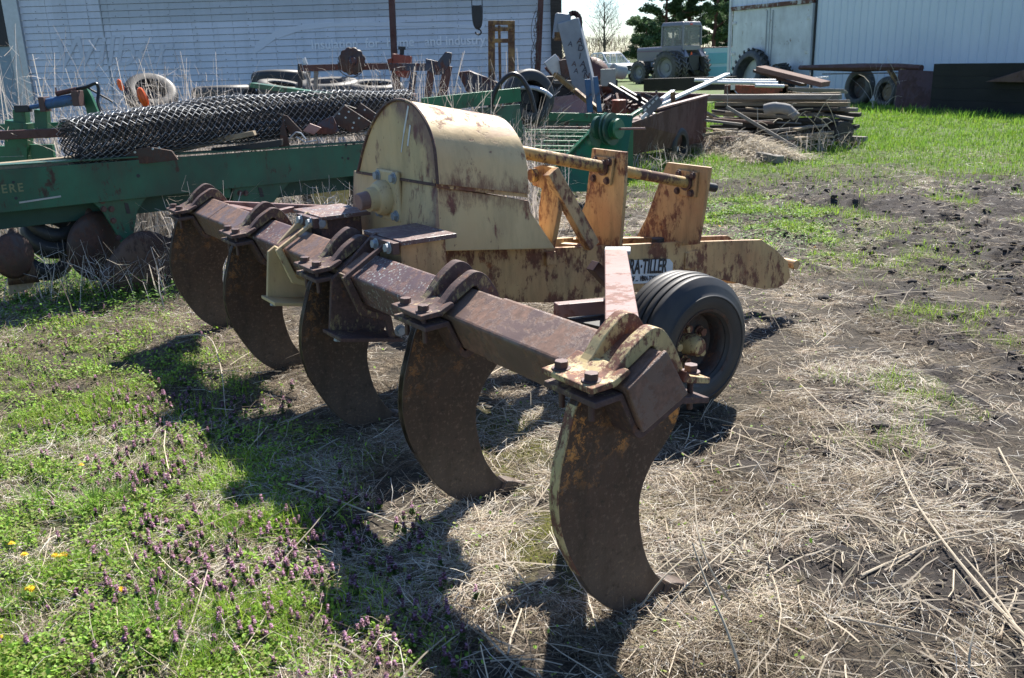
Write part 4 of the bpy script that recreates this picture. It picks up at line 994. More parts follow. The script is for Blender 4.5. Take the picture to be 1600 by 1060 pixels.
def grid_surf(fn, nu, nv, th, name, mat, parent):
    vs = []; nn = []
    for i in range(nu+1):
        for j in range(nv+1): vs.append(Vector(fn(i/nu, j/nv)))
    b = MB(); fs = [(i*(nv+1)+j, i*(nv+1)+j+1, (i+1)*(nv+1)+j+1, (i+1)*(nv+1)+j) for i in range(nu) for j in range(nv)]
    b.add(vs, fs); o = b.build(name, mat, parent, smooth=True); s_ = o.modifiers.new('solid', 'SOLIDIFY'); s_.thickness = th; return o
def mould(pxs, off, bulge, name='mouldboard'):
    # pxs: outline top->right->bottom->left in four corners with curved top edge
    tl, tr, br_, bl = [pp(*p_, off) for p_ in pxs]
    def fn(u_, v_):
        p_ = (tl*(1-u_)+tr*u_)*(1-v_)+(bl*(1-u_)+br_*u_)*v_
        arch = math.sin(u_*PI)*.16*(1-v_); return p_+Vector((0,0,arch))+PN*(bulge*math.sin(v_*PI*.5+.3)*(.4+u_))
    return grid_surf(fn, 14, 8, .012, name, M['shank'], pl)
mould([(160,420),(262,372),(262,462),(150,462)], .10, .08)
def disc(c, ax, r, dish, name, mat, parent, notch=0):
    c = Vector(c); ax = Vector(ax).normalized(); x = ax.orthogonal().normalized(); y = ax.cross(x); n = 60; vs = [c+ax*dish]; 
    for k in (.5, .85, 1.):
        for j in range(n):
            a = 2*PI*j/n; rr = r*k*(1-.10*(abs(math.sin(a*notch/2))**8 if notch and k == 1. else 0)); vs.append(c+ax*dish*(1-k*k)+(x*math.cos(a)+y*math.sin(a))*rr)
    fs = [(0, 1+j, 1+(j+1) % n) for j in range(n)]+[(1+q*n+j, 1+q*n+(j+1) % n, 1+(q+1)*n+(j+1) % n, 1+(q+1)*n+j) for q in range(2) for j in range(n)]
    o = MB().add(vs, fs).build(name, mat, parent, smooth=True); s_ = o.modifiers.new('solid', 'SOLIDIFY'); s_.thickness = .008; return o
disc(pp(155,385,-.15), PN+Vector((.5,0,0)), .27, .05, 'coulter_disc', M['scrap'], pl)
disc(pp(20,400,.1), PN+Vector((.9,0,.1)), .16, .05, 'coulter_disc', M['scrap'], pl)
mould([(6,395),(40,385),(58,438),(12,445)], .0, .05)
MB().slab([pp(x,y,.02) for x,y in ((10,415),(45,412),(60,430),(50,450),(15,462))], -PN*.02).build('mouldboard', simple('worn_tan_steel', (.30,.24,.17), .6, .2, .4), pl, .004)
mould([(262,392),(300,350),(285,420),(268,418)], .0, .04)
mould([(120,350),(150,340),(160,420),(135,425)], -.2, .04)
for (x, y, r_) in ((82,332,.11),(80,352,.12),(70,385,.13)):
    tc_ = pp(x, y+r_*100, -.35); tyre_obj('small_tyre', tc_, PN+Vector((.2,0,.9)), .21, .15, {332:'upper small black tyre lying under the plough beam',352:'middle small black tyre lying under the plough beam',385:'lowest small black tyre lying in weeds under the plough'}[y], False, None, M['rubber'], 'small tyres under the plough')
# yellow wheel and wire tangle behind the right end
tyre_obj('yellow_wheel', pp(516,302,-.55), PN+Vector((-.25,0,0)), .27, .10, 'pale yellow disc wheel in shade under the plough beam end', False, None, M['rubberold'], None, .70)
disc(pp(516,302,-.50), PN+Vector((-.25,0,0)), .185, .04, 'yellow_disc', simple('pale_yellow_paint', (.42,.38,.16), .55, 0, .3), pl)
# rear frame of the plough, farther left
RY = 8.4
def rp_(px, py, Y=RY): return at(px, py, Y)
MB().bar(rp_(-20,270), rp_(120,268), .10, .16).build('rear_beam', M['green'], pl, .004)
MB().bar(rp_(-20,246), rp_(22,246), .05, .20).build('rear_plate', M['green'], pl, .004); MB().bar(rp_(50,240), rp_(85,240), .05, .16).build('rear_plate', M['green'], pl, .004)
MB().bar(rp_(30,268), rp_(30,190), .20, .12, (0,1,0)).build('rear_mast', M['green'], pl, .004)
MB().bar(rp_(-20,199,8.8), rp_(140,194,8.8), .06, .05).build('rear_rail', M['green'], pl, .003)
MB().bar(rp_(35,200), rp_(33,172), .11, .09, (0,1,0)).bar(rp_(68,215), rp_(66,172), .11, .08, (0,1,0)).build('lug_post', M['green'], pl, .004)
MB().slab([rp_(x,y) for x,y in ((122,140),(134,136),(142,150),(158,188),(138,190),(134,170),(128,158),(116,152))], (0,.05,0)).build('lift_arm', M['green'], pl, .004)
MB().bar(rp_(-30,213,8.1), rp_(102,207,8.1), .075, .075).build('tie_bar', M['rustpost'], pl, .006)
# hydraulic cylinder
hc = MB().cyl(rp_(70,163,8.3), rp_(121,155,8.3), .048, 20).build('hydraulic_cylinder', M['blue'], pl, .002, True)
MB().box(rp_(70,163,8.3), (.05,.12,.125)).build('cylinder_cap', M['bolt'], hc, .004); MB().box(rp_(122,154,8.3), (.06,.12,.13)).build('cylinder_cap', M['bolt'], hc, .004)
MB().cyl(rp_(70,164,8.3), rp_(47,168,8.3), .02, 12).build('cylinder_rod', M['blue'], hc, 0, True)
MB().box(rp_(36,170,8.3), (.13,.07,.06)).build('clevis', M['black'], hc, .006)
MB().cyl(rp_(88,147,8.3), rp_(120,140,8.3), .022, 12).bar(rp_(88,148,8.3), rp_(87,137,8.3), .01,.01).build('cylinder_tube', M['rustpost'], hc, .0)
MB().tube(crom([rp_(120,139,8.3),rp_(135,136,8.3),rp_(150,131,8.3),rp_(154,142,8.3),rp_(153,160,8.25),rp_(160,178,8.2),rp_(170,189,8.1)], 6), .014, 8).build('hydraulic_hose', M['hose'], hc, 0, True)
MB().tube(crom([rp_(135,136,8.3),rp_(152,146,8.3),rp_(170,156,8.3),rp_(176,160,8.3)], 5), .009, 8).build('hydraulic_hose', M['hose'], hc, 0, True)
# orange marker pods
for px, py, Y, s_, lab in ((188,133,9.6,.045,'smaller round orange marker on a thin stalk behind the wire roll'), (223,152,8.4,.065,'larger ribbed orange marker leaning above the chain link roll')):
    c = at(px, py, Y); t_ = thing('orange_marker', 'bright orange plastic '+lab if 0 else lab, 'marker', c, 0, 'orange markers behind the wire roll')
    b = MB(); pf = [(0,-1),(.35,-.9),(.6,-.55),(.72,0),(.62,.5),(.38,.88),(0,1)]
    b.lathe([(r_*s_*.85, h*s_*1.35) for r_, h in pf], (0,0,0), (-.25,0,1), 24); b.build('pod', M['orange'], t_, smooth=True)
    b = MB()
    for k in range(8):
        a = k*PI/4; b.tube([Vector((math.cos(a)*s_*.62*r2, math.sin(a)*s_*.62*r2, z_*s_*1.35))+Vector((-.25*z_*s_*1.35,0,0)) for r2, z_ in ((.6,-.9),(1,-.4),(1.04,.1),(.8,.7))], s_*.05, 5)
    b.build('ribs', simple('orange_rib', (.55,.07,.01), .4, 0, .1), t_)
    MB().tube(crom([(.02,0,-s_*1.3),(.03,.0,-s_*2),(.08,.05,-s_*2.3),(.09,.08,-c.z+.3 if c.z > .5 else -s_*4),(.1,.1,-c.z)], 4), .008, 6).build('stalk', M['black'], t_, smooth=True)

# ---- chain link roll
def chainlink():
    A0, A1, A2 = at(108, 226, 7.0), at(330, 193, 7.8), at(640, 170, 9.0); ax = crom([A0, A1, A2], 12)
    seg = [0]; 
    for i in range(1, len(ax)): seg.append(seg[-1]+(ax[i]-ax[i-1]).length)
    Lt = seg[-1]
    def P_(s_):
        s_ = min(max(s_, 0), Lt*.9999); i = max(0, int(np.searchsorted(seg, s_))-1); f = (s_-seg[i])/(seg[i+1]-seg[i]); p_ = ax[i].lerp(ax[i+1], f)
        d = (ax[i+1]-ax[i]).normalized(); sd = d.cross(Vector((0,0,1))).normalized(); u_ = sd.cross(d); return p_, sd, u_
    b = MB(); turns = [(.205,0),(.185,1.3),(.168,2.1),(.15,.6),(.13,3.),(.10,1.),(.07,2.)]
    for R_, ph in turns:
        n = int(2*PI*R_/.062); step = .030
        for k in range(n):
            pts = []; s_ = 0; i = 0
            while s_ < Lt:
                a = ph+2*PI*(k+(.5 if i % 2 else 0)*1.)/n; p_, sd, u_ = P_(s_+rnd.uniform(-.012,.004) if i == 0 else s_)
                rr = R_*(1+.05*math.sin(7*s_+k)+ .05*math.sin(3*a+s_*2)+.05*math.sin(2.3*s_+2*a))*(1.05-.1*s_/Lt)+(.003 if i % 2 else -.003)
                pts.append(p_+sd*math.cos(a)*rr*1.05+u_*math.sin(a)*rr*.95); s_ += step; i += 1
            b.tube(pts, .0020 if R_ > .19 else .004, 3, False)
            # mirror strand gives the diamond mesh
            pts = []; s_ = 0; i = 0
            while s_ < Lt:
                a = ph+2*PI*(k-(.5 if i % 2 else 0))/n; p_, sd, u_ = P_(s_)
                rr = R_*(1+.05*math.sin(7*s_+k)+.05*math.sin(3*a+s_*2)+.05*math.sin(2.3*s_+2*a))*(1.05-.1*s_/Lt)+(-.003 if i % 2 else .003)
                pts.append(p_+sd*math.cos(a)*rr*1.05+u_*math.sin(a)*rr*.95); s_ += step; i += 1
            b.tube(pts, .0024 if R_ > .19 else .004, 3, False)
        if R_ > .19: outer = b; b = MB()
    o = outer.build('chain_link_roll', simple('galvanised_wire', (.26,.28,.31), .5, .3, .5, 30, 0)); b.build('inner_turns', simple('wire_shaded', (.035,.038,.045), .7, .1, .5, 30, 0), o); tag(o, 'long roll of galvanised chain link fencing lying on the green plough', 'fence roll'); return o  # inner turns coloured near black: shade inside the roll put into the wire colour
chainlink()

# ---- scrap on top of the plough
def scrap(pxs, Y, th, mat, name, lab, holes=(), group='scrap plates lying on the plough', tilt=0.):
    r_ = [at(x, y, Y+tilt*i) for i, (x, y) in enumerate(pxs)]
    c = sum(r_, Vector())/len(r_); o = thing(name, lab, 'scrap', c, 0, group) if holes else None
    b = MB().slab([p_-c for p_ in r_], (0, th, .0))
    if not holes:
        o = b.build(name, mat, None, .003, loc=c); tag(o, lab, 'scrap', group); return o
    b.build('plate', mat, o, .003)
    for x, y in holes:
        p_ = at(x, y, Y)-c; MB().cyl(p_+Vector((0,-.004,0)), p_+Vector((0,-.001,0)), .009, 10).build('hole', M['galv'], o)
    return o
scrap([(516,190),(539,165),(582,193),(562,206),(548,207)], 8.2, .02, M['scrap'], 'scrap_plate', 'large dark angle iron with pale bolt holes beside the cream hood', ((530,178),(545,175),(540,184),(561,185),(553,192),(551,200)))
scrap([(555,174),(563,161),(592,181),(588,192)], 8.35, .02, M['scrap'], 'scrap_plate', 'smaller dark plate with two pale holes behind the large angle iron', ((570,172),(586,183)))
scrap([(518,183),(538,164),(556,170),(545,166),(520,190)], 8.3, .05, M['wood'], 'scrap_block', 'pale wood edge standing behind the large angle iron')
scrap([(488,200),(506,187),(520,182),(530,205),(520,210),(497,210)], 8.1, .02, M['darkframe'], 'scrap_plate', 'dark blue folded plate left of the large angle iron')
scrap([(473,205),(484,193),(502,200),(490,211)], 8.0, .02, M['pinkpanel'], 'scrap_plate', 'small pinkish tan plate lying by the dark blue plate')
scrap([(431,177),(448,181),(472,206),(455,214),(448,200)], 8.0, .03, M['scrap'], 'scrap_angle', 'upright dark bent angle iron over the wire roll', ((439,184),))
scrap([(438,200),(442,187),(452,228),(436,230)], 7.95, .03, M['scrap'], 'scrap_angle', 'narrow dark wedge standing on the plough beam')
scrap([(180,255),(196,236),(235,230),(268,236),(278,250),(230,256)], 7.15, .02, M['scrap'], 'scrap_sheet', 'dark rusty perforated sheet under the wire roll', ((211,238),(239,233),(249,231)))
scrap([(258,233),(300,222),(340,214),(395,205),(398,212),(340,224),(290,236),(262,242)], 7.7, .08, M['woodtan'], 'board', 'pale tan board lying on the plough behind the rusty sheet', group='boards lying on the plough')
scrap([(330,232),(390,226),(440,218),(440,228),(380,236),(330,240)], 7.75, .06, M['black'], 'bent_rod_tray', 'dark tray of bent iron lying on the plough')
o = MB().bar(at(-30,264,6.9), at(180,245,7.35), .12, .06).build('board', M['woodtan'], None, .004); tag(o, 'long weathered board lying on the far side of the plough beam', 'board', 'boards lying on the plough')
for (pts, lab) in (([(452,217),(462,207),(470,208),(478,218)], 'bent thin rod hooked like a tent over the beam'), ([(463,214),(477,223),(495,220)], 'second bent thin rod lying on the plough beam')):
    o = MB().tube([at(x, y, 7.9) for x, y in pts], .007, 6).build('bent_rod', M['galv']); tag(o, lab, 'rod', 'bent rods on the plough')

# ---- bar with notched disc, posts, pump behind
TY = 11.8
tb = thing('disc_gang_bar', 'dark blue and rust toolbar with a notched disc seen against the shed', 'toolbar')
def tq(px, py, Y=TY): return at(px, py, Y)
MB().bar(tq(470,107), tq(530,105), .09, .075).bar(tq(530,105), tq(610,104), .085, .075).build('bar', M['rustpost'], tb, .004)
MB().bar(tq(608,105,TY-.02), tq(676,105,TY-.02), .10, .09).build('bar', M['darkframe'], tb, .004)
disc(tq(550,96,TY-.12), (0.25,-1,.05), .165, .03, 'notched_disc', M['scrap'], tb, 12)
MB().lathe([(0,-.03),(.035,-.03),(.05,-.01),(.055,.02)], tq(551,95,TY-.17), (-.25,1,-.05), 16).build('disc_hub', M['darkframe'], tb, smooth=True)
for x0_, y0_, x1_, y1_, w_, mt in ((469,100,469,140,.055,'black'),(482,112,482,138,.045,'wood'),(494,110,493,140,.05,'wood'),(647,112,640,162,.075,'darkframe'),(675,100,667,165,.09,'rustpost'),(700,103,688,165,.11,'rustpost')):
    p_, q_ = tq(x0_,y0_), tq(x1_,y1_); d_ = (q_-p_).normalized(); q_ = p_+d_*((p_.z)/-d_.z)
    MB().bar(p_, q_, w_, w_*.8, (0,1,0)).build('leg', M[mt], tb, .004)
MB().slab([tq(x,y,TY-.05) for x,y in ((665,92),(684,96),(696,81),(706,83),(704,98),(694,116),(682,118),(666,110))], (0,.12,0)).build('end_bracket', M['darkframe'], tb, .006)
MB().slab([tq(x,y) for x,y in ((472,92),(476,90),(480,101),(474,103))], (0,.06,0)).build('tab', M['galv'], tb, .003)
MB().tube(crom([tq(528,96,TY-.2),tq(532,112,TY-.2),tq(548,121,TY-.2),tq(562,116,TY-.2),tq(566,110,TY-.2)],4), .006, 6).build('wire', M['black'], tb)
pm = thing('rusty_pump', 'small rusty red pump housing on a stand in front of the steel post', 'pump')
c = tq(627,103,12.4); MB().slab([tq(x,y,12.4) for x,y in ((613,84),(642,88),(641,104),(636,123),(622,120),(612,106))], (0,.22,0)).build('housing', M['redpaint'], pm, .01)
MB().slab([tq(x,y,12.35) for x,y in ((605,93),(612,91),(612,100),(606,101))], (0,.1,0)).build('flange', M['redpaint'], pm, .004)
MB().cyl(tq(628,86,12.5), tq(628,78,12.5), .03, 12).cyl(tq(628,78,12.5), tq(628,73,12.5), .05, 12).build('filler_cap', M['black'], pm)
p_ = tq(618,108,12.5); MB().bar(p_, (p_.x, p_.y, 0), .10, .10, (0,1,0)).build('stand', M['rustpost'], pm, .004)
o = MB().slab([tq(x,y,12.6) for x,y in ((620,140),(640,142),(648,150),(640,180),(620,180))], (0,.3,0)).build('red_drum_half', M['redpaint'], None, .02); tag(o, 'red rusty housing low behind the cream hood', 'housing')

# ---- long green channels behind the ripper
def beam(pa, pb, w_, h_, mat, name, cat, lab, grp=None, up=(0,0,1)):
    pa = Vector(pa); pb = Vector(pb); c = (pa+pb)/2; o = MB().bar(pa-c, pb-c, w_, h_, up).build(name, mat, None, .004, loc=c); return tag(o, lab, cat, grp)
beam(at(395,133,10.6), at(590,160,9.6), .10, .05, M['green'], 'green_channel', 'channel', 'green channel with a bright top edge sloping down above the wire roll', 'loose green channels')
beam(at(660,165,10.6), at(812,148,11.2), .06, .16, M['green'], 'green_channel', 'channel', 'long green channel rising right behind the cream hood', 'loose green channels')
o = MB().slab([at(x,y,10.9) for x,y in ((740,170),(812,163),(816,200),(815,215),(770,215))], (0,.02,0)).build('green_plate', M['greenold'], None, .004); tag(o, 'green flat side plate behind the top of the cream hood', 'plate')
o = MB().slab([at(x,y,12.8) for x,y in ((715,113),(733,111),(782,131),(776,150),(732,152))], (0,.5,0)).build('dark_hopper', M['darkframe'], None, .01); tag(o, 'dark navy hopper with a bright top edge before the forklift mast', 'hopper')
# implement wheel guards: curved black bows
for (pts, Y, lab) in (([(765,172),(775,140),(795,118),(812,120),(828,145),(836,176)], 11.0, 'tall bent black hoop nearest the forklift mast'), ([(790,150),(805,139),(830,137),(850,143),(862,152)], 11.8, 'wide low grey hoop right of the tall black one'), ([(808,124),(818,116),(832,118),(848,133)], 13., 'thin pale blue bent pipe behind the hoops')):
    o = MB().tube(crom([at(x,y,Y) for x,y in pts], 6), .028 if 'tall' in lab else .02, 8).build('bent_hoop', M['hose'] if 'black' in lab[:20] else (M['galv'] if 'grey' in lab else M['blue']), None, 0, True); tag(o, lab, 'hoop', 'bent hoops beside the green digger')
p = at(826,152,11.9); tyre_obj('tyre', p, (.5,-1,.1), .34, .22, 'black wheel half hidden behind the green digger', False, M['black'], M['rubber'], None)

# ---- green digger with slatted bed
DG = thing('potato_digger', 'green root crop digger with a slatted bed and a belt pulley behind the ripper', 'digger')
dY0 = 12.6; dN = 10.6
def dg(px, py, Y): return at(px, py, Y)
MB().slab([dg(812,175,dY0), dg(992,179,dY0), dg(978,192,dY0), dg(812,188,dY0)], (0,.06,0)).build('cross_beam', M['green'], DG, .004)
MB().slab([dg(814,188,dY0+.02), dg(930,189,dY0+.02), dg(905,202,dY0+.02), dg(812,202,dY0+.02)], (0,.03,0)).build('back_plate', M['greenold'], DG, .003)
MB().bar(dg(822,199,11.9), dg(922,200,11.9), .03, .03).build('slat_rod', M['pinkrust'], DG, .003)
for k, (x0_, x1_, y_, Y) in enumerate(((818,920,204,12.1),(820,922,208,11.9),(820,920,214,11.7),(822,912,221,11.5),(826,903,229,11.25),(832,892,236,11.0))):
    MB().bar(dg(x0_,y_,Y), dg(x1_,y_+1,Y), .085, .03).build('slat', M['green'], DG, .003)
sp = [(946,178),(990,180),(984,215),(977,265),(960,300),(905,300),(860,300),(862,268),(884,244),(915,214),(925,198)]
MB().slab([dg(x,y,dN+.35*(1-(y-178)/90)) for x,y in sp], (0,.03,0)).build('side_plate', M['green'], DG, .004)
MB().bar(dg(862,266,dN-.04), dg(918,210,dN+.2), .06, .02).bar(dg(918,210,dN+.2), dg(947,177,dN+.35), .06, .02).build('top_edge', M['green'], DG, .003)
MB().slab([dg(x,y,dN+.05) for x,y in ((924,200),(940,200),(944,214),(936,232),(925,228),(920,210))], (0,.06,0)).build('bearing_block', M['greenold'], DG, .005)
pc = dg(960,202,dN-.05); pa_ = Vector((.75,-.62,.05))
MB().lathe([(0,-.09),(.05,-.09),(.05,-.10),(.175,-.10),(.18,-.075),(.14,-.06),(.18,-.045),(.18,-.02),(.05,-.02),(.05,0)], pc, pa_, 36).build('pulley', M['greenold'], DG, smooth=True)
MB().lathe([(.05,-.02),(.11,-.02),(.115,.0),(.085,.012),(.115,.024),(.085,.036),(.115,.05),(.11,.07),(.03,.07),(0,.07)], pc, pa_, 36).build('pulley', M['green'], DG, smooth=True)
MB().lathe([(0,-.2),(.10,-.2),(.13,-.17),(.13,-.13),(.06,-.12)], pc+Vector((-.05,.02,.02)), pa_, 30).build('pulley', M['greenold'], DG, smooth=True)
MB().cyl(pc+pa_*.06, dg(1008,201,dN-.3), .013, 10).build('shaft', M['pinkrust'], DG, 0, True)
MB().bar(dg(815,195,12.2), dg(825,176,12.2), .05, .05).bar(dg(812,195,12.2), dg(828,193,12.1), .05,.03).build('corner_brace', M['green'], DG, .003)
for x_ in (818, 985):
    p_ = dg(x_, 200, 12.4); MB().bar(p_, (p_.x, p_.y, 0), .07, .07, (0,1,0)).build('leg', M['green'], DG, .004)

# ---- maroon wagon box
WG = thing('wagon_box', 'maroon steel wagon with flared sides full of scrap behind the digger', 'wagon')
def P3(px, py, Y): return at(px, py, Y)
c1, c2 = P3(985,235,12.9), P3(1100,215,16.2)
MB().prism([P3(988,192,12.6), P3(1106,149,15.6), P3(1103,222,15.7), P3(985,242,12.9)], [p_+Vector((-.04,.02,0)) for p_ in (P3(988,192,12.6), P3(1106,149,15.6), P3(1103,222,15.7), P3(985,242,12.9))]).build('side_panel', M['maroon'], WG, .004)
MB().bar(P3(1020,172,13.5), P3(1106,149,15.6), .10, .03).build('top_rim', M['pinkrust'], WG, .004)
MB().slab([P3(925,144,16.6), P3(1104,149,16.2), P3(1100,175,16.2), P3(925,178,16.6)], (0,.04,0)).build('back_panel', M['maroon'], WG, .004)
MB().bar(P3(925,143,16.6), P3(1104,148,16.2), .06, .03).build('top_rim', M['pinkrust'], WG, .004)
MB().slab([P3(837,156,13.2), P3(906,147,13.5), P3(925,163,13.5), P3(925,180,13.4), P3(848,180,13.2)], (0,.03,0)).build('end_panel', M['pinkpanel'], WG, .004)
MB().slab([P3(922,143,15), P3(940,165,14.4), P3(930,180,14.4), P3(921,172,15)], (0,.03,0)).build('end_panel', M['pinkpanel'], WG, .004)
fl_ = [P3(930,200,13.2), P3(1100,205,15.7), P3(1095,190,17), P3(925,190,15.5)]; MB().slab([Vector((p_.x,p_.y,.62)) for p_ in fl_], (0,0,.04)).build('floor', M['maroon'], WG, .003)
wc = onz(1063, 256, 0); tyre_obj('small_tyre', (wc.x-.06, wc.y+.02, .28), (.80,-.60,0), .28, .20, 'small grey rimmed wagon wheel standing in grass under the maroon wagon', False, M['whitepaint'], M['rubber'])
MB().cyl((wc.x-.15, wc.y+.05, .30), (wc.x-1.6, wc.y+.7, .30), .04, 10).build('axle', M['black'], WG, 0, True)
MB().bar((wc.x-.35, wc.y+.1, .34), (wc.x-.35, wc.y+.1, .66), .1,.1,(0,1,0)).bar((wc.x-1.4, wc.y+.6, .0), (wc.x-1.4, wc.y+.6, .66), .1,.1,(0,1,0)).build('bolster', M['black'], WG, .004)
# scrap sticking out of the wagon
SG = 'scrap pieces sticking out of the wagon'
beam(P3(918,124,12.9), P3(922,176,12.9), .08, .06, M['blue'], 'blue_bar', 'bar', 'short blue flat bar left of its slimmer twin in the wagon' if 0 else 'shorter upright blue bar at the foot of the leaning column', SG, (0,1,0))
bpy.data.objects['blue_bar'].location += Vector((0,0,0))
beam(P3(930,120,12.8), P3(937,175,12.8), .065, .05, M['blue'], 'blue_bar', 'bar', 'upright blue bar standing free right of the leaning column', SG, (0,1,0))
beam(P3(867,116,13.4), P3(935,172,12.9), .07, .06, M['yellowrust'], 'rusty_angle', 'bar', 'long rusty angle iron slanting down towards the blue bars', SG)
beam(P3(952,132,14.2), P3(1008,166,13.6), .05, .05, M['black'], 'black_tube', 'tube', 'longest black tube lying diagonally in the wagon', SG)
beam(P3(970,137,14.4), P3(1015,163,13.8), .05, .05, M['black'], 'black_tube', 'tube', 'black tube lying parallel behind the longest one', SG)
beam(P3(1022,168,13.4), P3(1137,116,14.6), .10, .035, M['whitepaint'], 'white_pipe', 'pipe', 'long white square pipe leaning out of the wagon to the right', SG)
beam(P3(1034,156,13.6), P3(1052,143,13.8), .07, .05, M['galv'], 'grey_pipe', 'pipe', 'short curved grey pipe beside the long white one', SG)
beam(P3(1052,160,13.2), P3(1051,144,13.2), .06, .05, M['yellowrust'], 'rusty_stub', 'bar', 'small upright rusty stub between the two pipes', SG, (0,1,0))
lb = [(1000,170),(1026,148),(1036,161),(1012,185)]
o = thing('slotted_bar', 'dark slotted steel bar leaning between digger and wagon', 'slotted bar', P3(1018,166,12.4)); c_ = o.location.copy()
MB().slab([P3(x,y,12.4)-c_ for x,y in lb], (0,.03,0)).build('bar', simple('dark_grey_steel', (.10,.105,.12), .5, .2, .3), o, .003)
for k in range(4):
    p_ = P3(1008+k*6, 172-k*6, 12.39)-c_; MB().box(p_+Vector((0,-.004,0)), (.025,.006,.045), Matrix.Rotation(.7,3,'Y')).build('slot', M['galv'], o)
beam(P3(1002,186,12.2), P3(1011,177,12.2), .06, .04, M['whitepaint'], 'white_stub', 'bar', 'short white stub at the lower end of the slotted bar', SG)
beam(P3(985,183,12), P3(1002,172,12.2), .05, .05, M['green'], 'green_bar', 'bar', 'green bar rising from the digger corner to the slotted bar', SG)
o = MB().lathe([(0,-.11),(.10,-.11),(.105,-.09),(.10,.09),(.105,.10),(.08,.11),(0,.11)], (0,0,0), (0,0,1), 24).build('rusty_can', M['redpaint'], None, 0, True, loc=P3(967,168,13.4)); tag(o, 'rusty round can standing in the wagon scrap', 'can')
for k in range(46):
    px = rnd.uniform(932, 1030); py = rnd.uniform(150, 176); Y = rnd.uniform(13.4, 15.4); p_ = P3(px, py, Y); d_ = Vector((rnd.uniform(-1,1), rnd.uniform(-1,1), rnd.uniform(-.5,.5))).normalized()*rnd.uniform(.15,.6)
    beam(p_-d_/2, p_+d_/2, rnd.uniform(.02,.07), rnd.uniform(.02,.05), rnd.choice([M['scrap'], M['rustpost'], M['black'], M['darkframe'], M['scrap'], M['rustpost'], M['wood']]), 'scrap_iron', 'scrap', 'piece of tangled scrap iron in the maroon wagon', 'tangled scrap iron in the wagon')
# ================================================================== tractor
def rim_lathe(b, c, ax, R, W):
    return b.lathe([(R,0),(R*.97,.03),(R*.92,.05),(R*.88,W*.35),(R*.45,W*.40),(R*.40,W*.30),(R*.15,W*.28),(0,W*.26)], c, ax, 32)
TR = onz(1070, 130.5, 0); th_ = math.atan2(.78, -.62)
tr = thing('farm_tractor', 'silver grey cab tractor with dual rear tyres and an orange triangle, parked far off', 'tractor', TR, th_)
SV = M['greypaint']
M['dullrim'] = simple('dull_rim', (.20,.205,.215), .5, .3, .25, 10)
def lug_wheel(c, R, W, side):
    c = Vector(c); ax = Vector((0, -side, 0)); o0 = c+Vector((0, side*W/2, 0)); h = .58
    w_ = rim_lathe(MB(), o0+ax*.03, ax, R*.60, W).build('wheel', M['dullrim'], tr, smooth=True)
    b = MB().lathe([(R*h,W*.12),(R*(h+.05),W*.03),(R*.8,0),(R*.92,W*.06),(R*.95,W*.2),(R*.95,W*.8),(R*.92,W*.94),(R*.8,W),(R*(h+.05),W*.97),(R*h,W*.88),(R*(h-.02),W*.5)], o0, ax, 40, True)
    t1 = b.build('tyre', M['rubberold'], w_, smooth=True); t1.matrix_parent_inverse = Matrix()
    b = MB(); n = 20; x = Vector((1,0,0)); y = Vector((0,0,1))
    for k in range(n):
        for s_ in (0, 1):
            a = 2*PI*(k+.5*s_)/n; h0, h1 = (W*.02, W*.54) if s_ else (W*.98, W*.46); ring = []
            for rr in (R*.93, R*1.02):
                for hh, aa in ((h0, a), (h0, a+.10), (h1, a+.28), (h1, a+.18)): ring.append(o0+ax*hh+(x*math.cos(aa)+y*math.sin(aa))*rr)
            b.add(ring, [(0,1,2,3),(7,6,5,4),(0,4,5,1),(1,5,6,2),(2,6,7,3),(3,7,4,0)])
    b.build('tread_lugs', M['rubberold'], w_)
for s_ in (1, -1):
    lug_wheel((0, s_*.98, .92), .92, .48, s_); lug_wheel((0, s_*1.58, .92), .92, .48, s_) if s_ > 0 else None
    lug_wheel((2.75, s_*.92, .66), .66, .42, s_)
hd = MB().prism([(1.25,-.38,1.25),(1.25,.38,1.25),(1.25,.40,2.0),(1.25,.30,2.12),(1.25,-.30,2.12),(1.25,-.40,2.0)], [(3.55,-.34,1.28),(3.55,.34,1.28),(3.55,.36,1.98),(3.55,.27,2.08),(3.55,-.27,2.08),(3.55,-.36,1.98)]).build('bonnet', SV, tr, .03)
MB().box((2.4,.395,1.86), (2.2,.012,.05)).build('stripe', simple('purple_stripe', (.16,.10,.16), .5), hd)
MB().box((2.45,0,1.0), (2.2,.55,.55)).build('engine_block', M['black'], tr, .03)
MB().box((2.2,.30,1.1), (.4,.1,.25)).build('gauge_panel', M['galv'], tr, .01)
MB().box((2.75,0,.66), (.25,1.6,.22)).box((0,0,.92), (.5,2.0,.45)).build('axle', M['black'], tr, .03)
MB().box((.3,0,1.35), (1.5,1.0,.7)).build('transmission', M['black'], tr, .05)
for s_ in (1, -1):
    MB().prism([(-.75,s_*.55,1.5),(-.75,s_*.95,1.5),(-.4,s_*.95,1.98),(.6,s_*.95,1.98),(1.1,s_*.95,1.5),(1.1,s_*.55,1.5),(.6,s_*.55,2.0),(-.4,s_*.55,2.0)], [(-.72,s_*.57,1.45),(-.72,s_*.93,1.45),(-.4,s_*.93,1.92),(.6,s_*.93,1.92),(1.05,s_*.93,1.45),(1.05,s_*.57,1.45),(.6,s_*.57,1.94),(-.4,s_*.57,1.94)]).build('fender', SV, tr, .01)
cb = MB()
CB = [(-.45,-.78),(1.15,-.78),(1.3,-.35),(1.3,.35),(1.15,.78),(-.45,.78)]
MB().prism([(x,y,1.85) for x,y in CB], [(x,y,2.12) for x,y in CB]).build('cab_base', SV, tr, .02)
rf_ = MB().prism([(x*1.05,y*1.06,3.18) for x,y in CB], [(x*.98,y*.98,3.42) for x,y in CB]).build('cab_roof', SV, tr, .05)
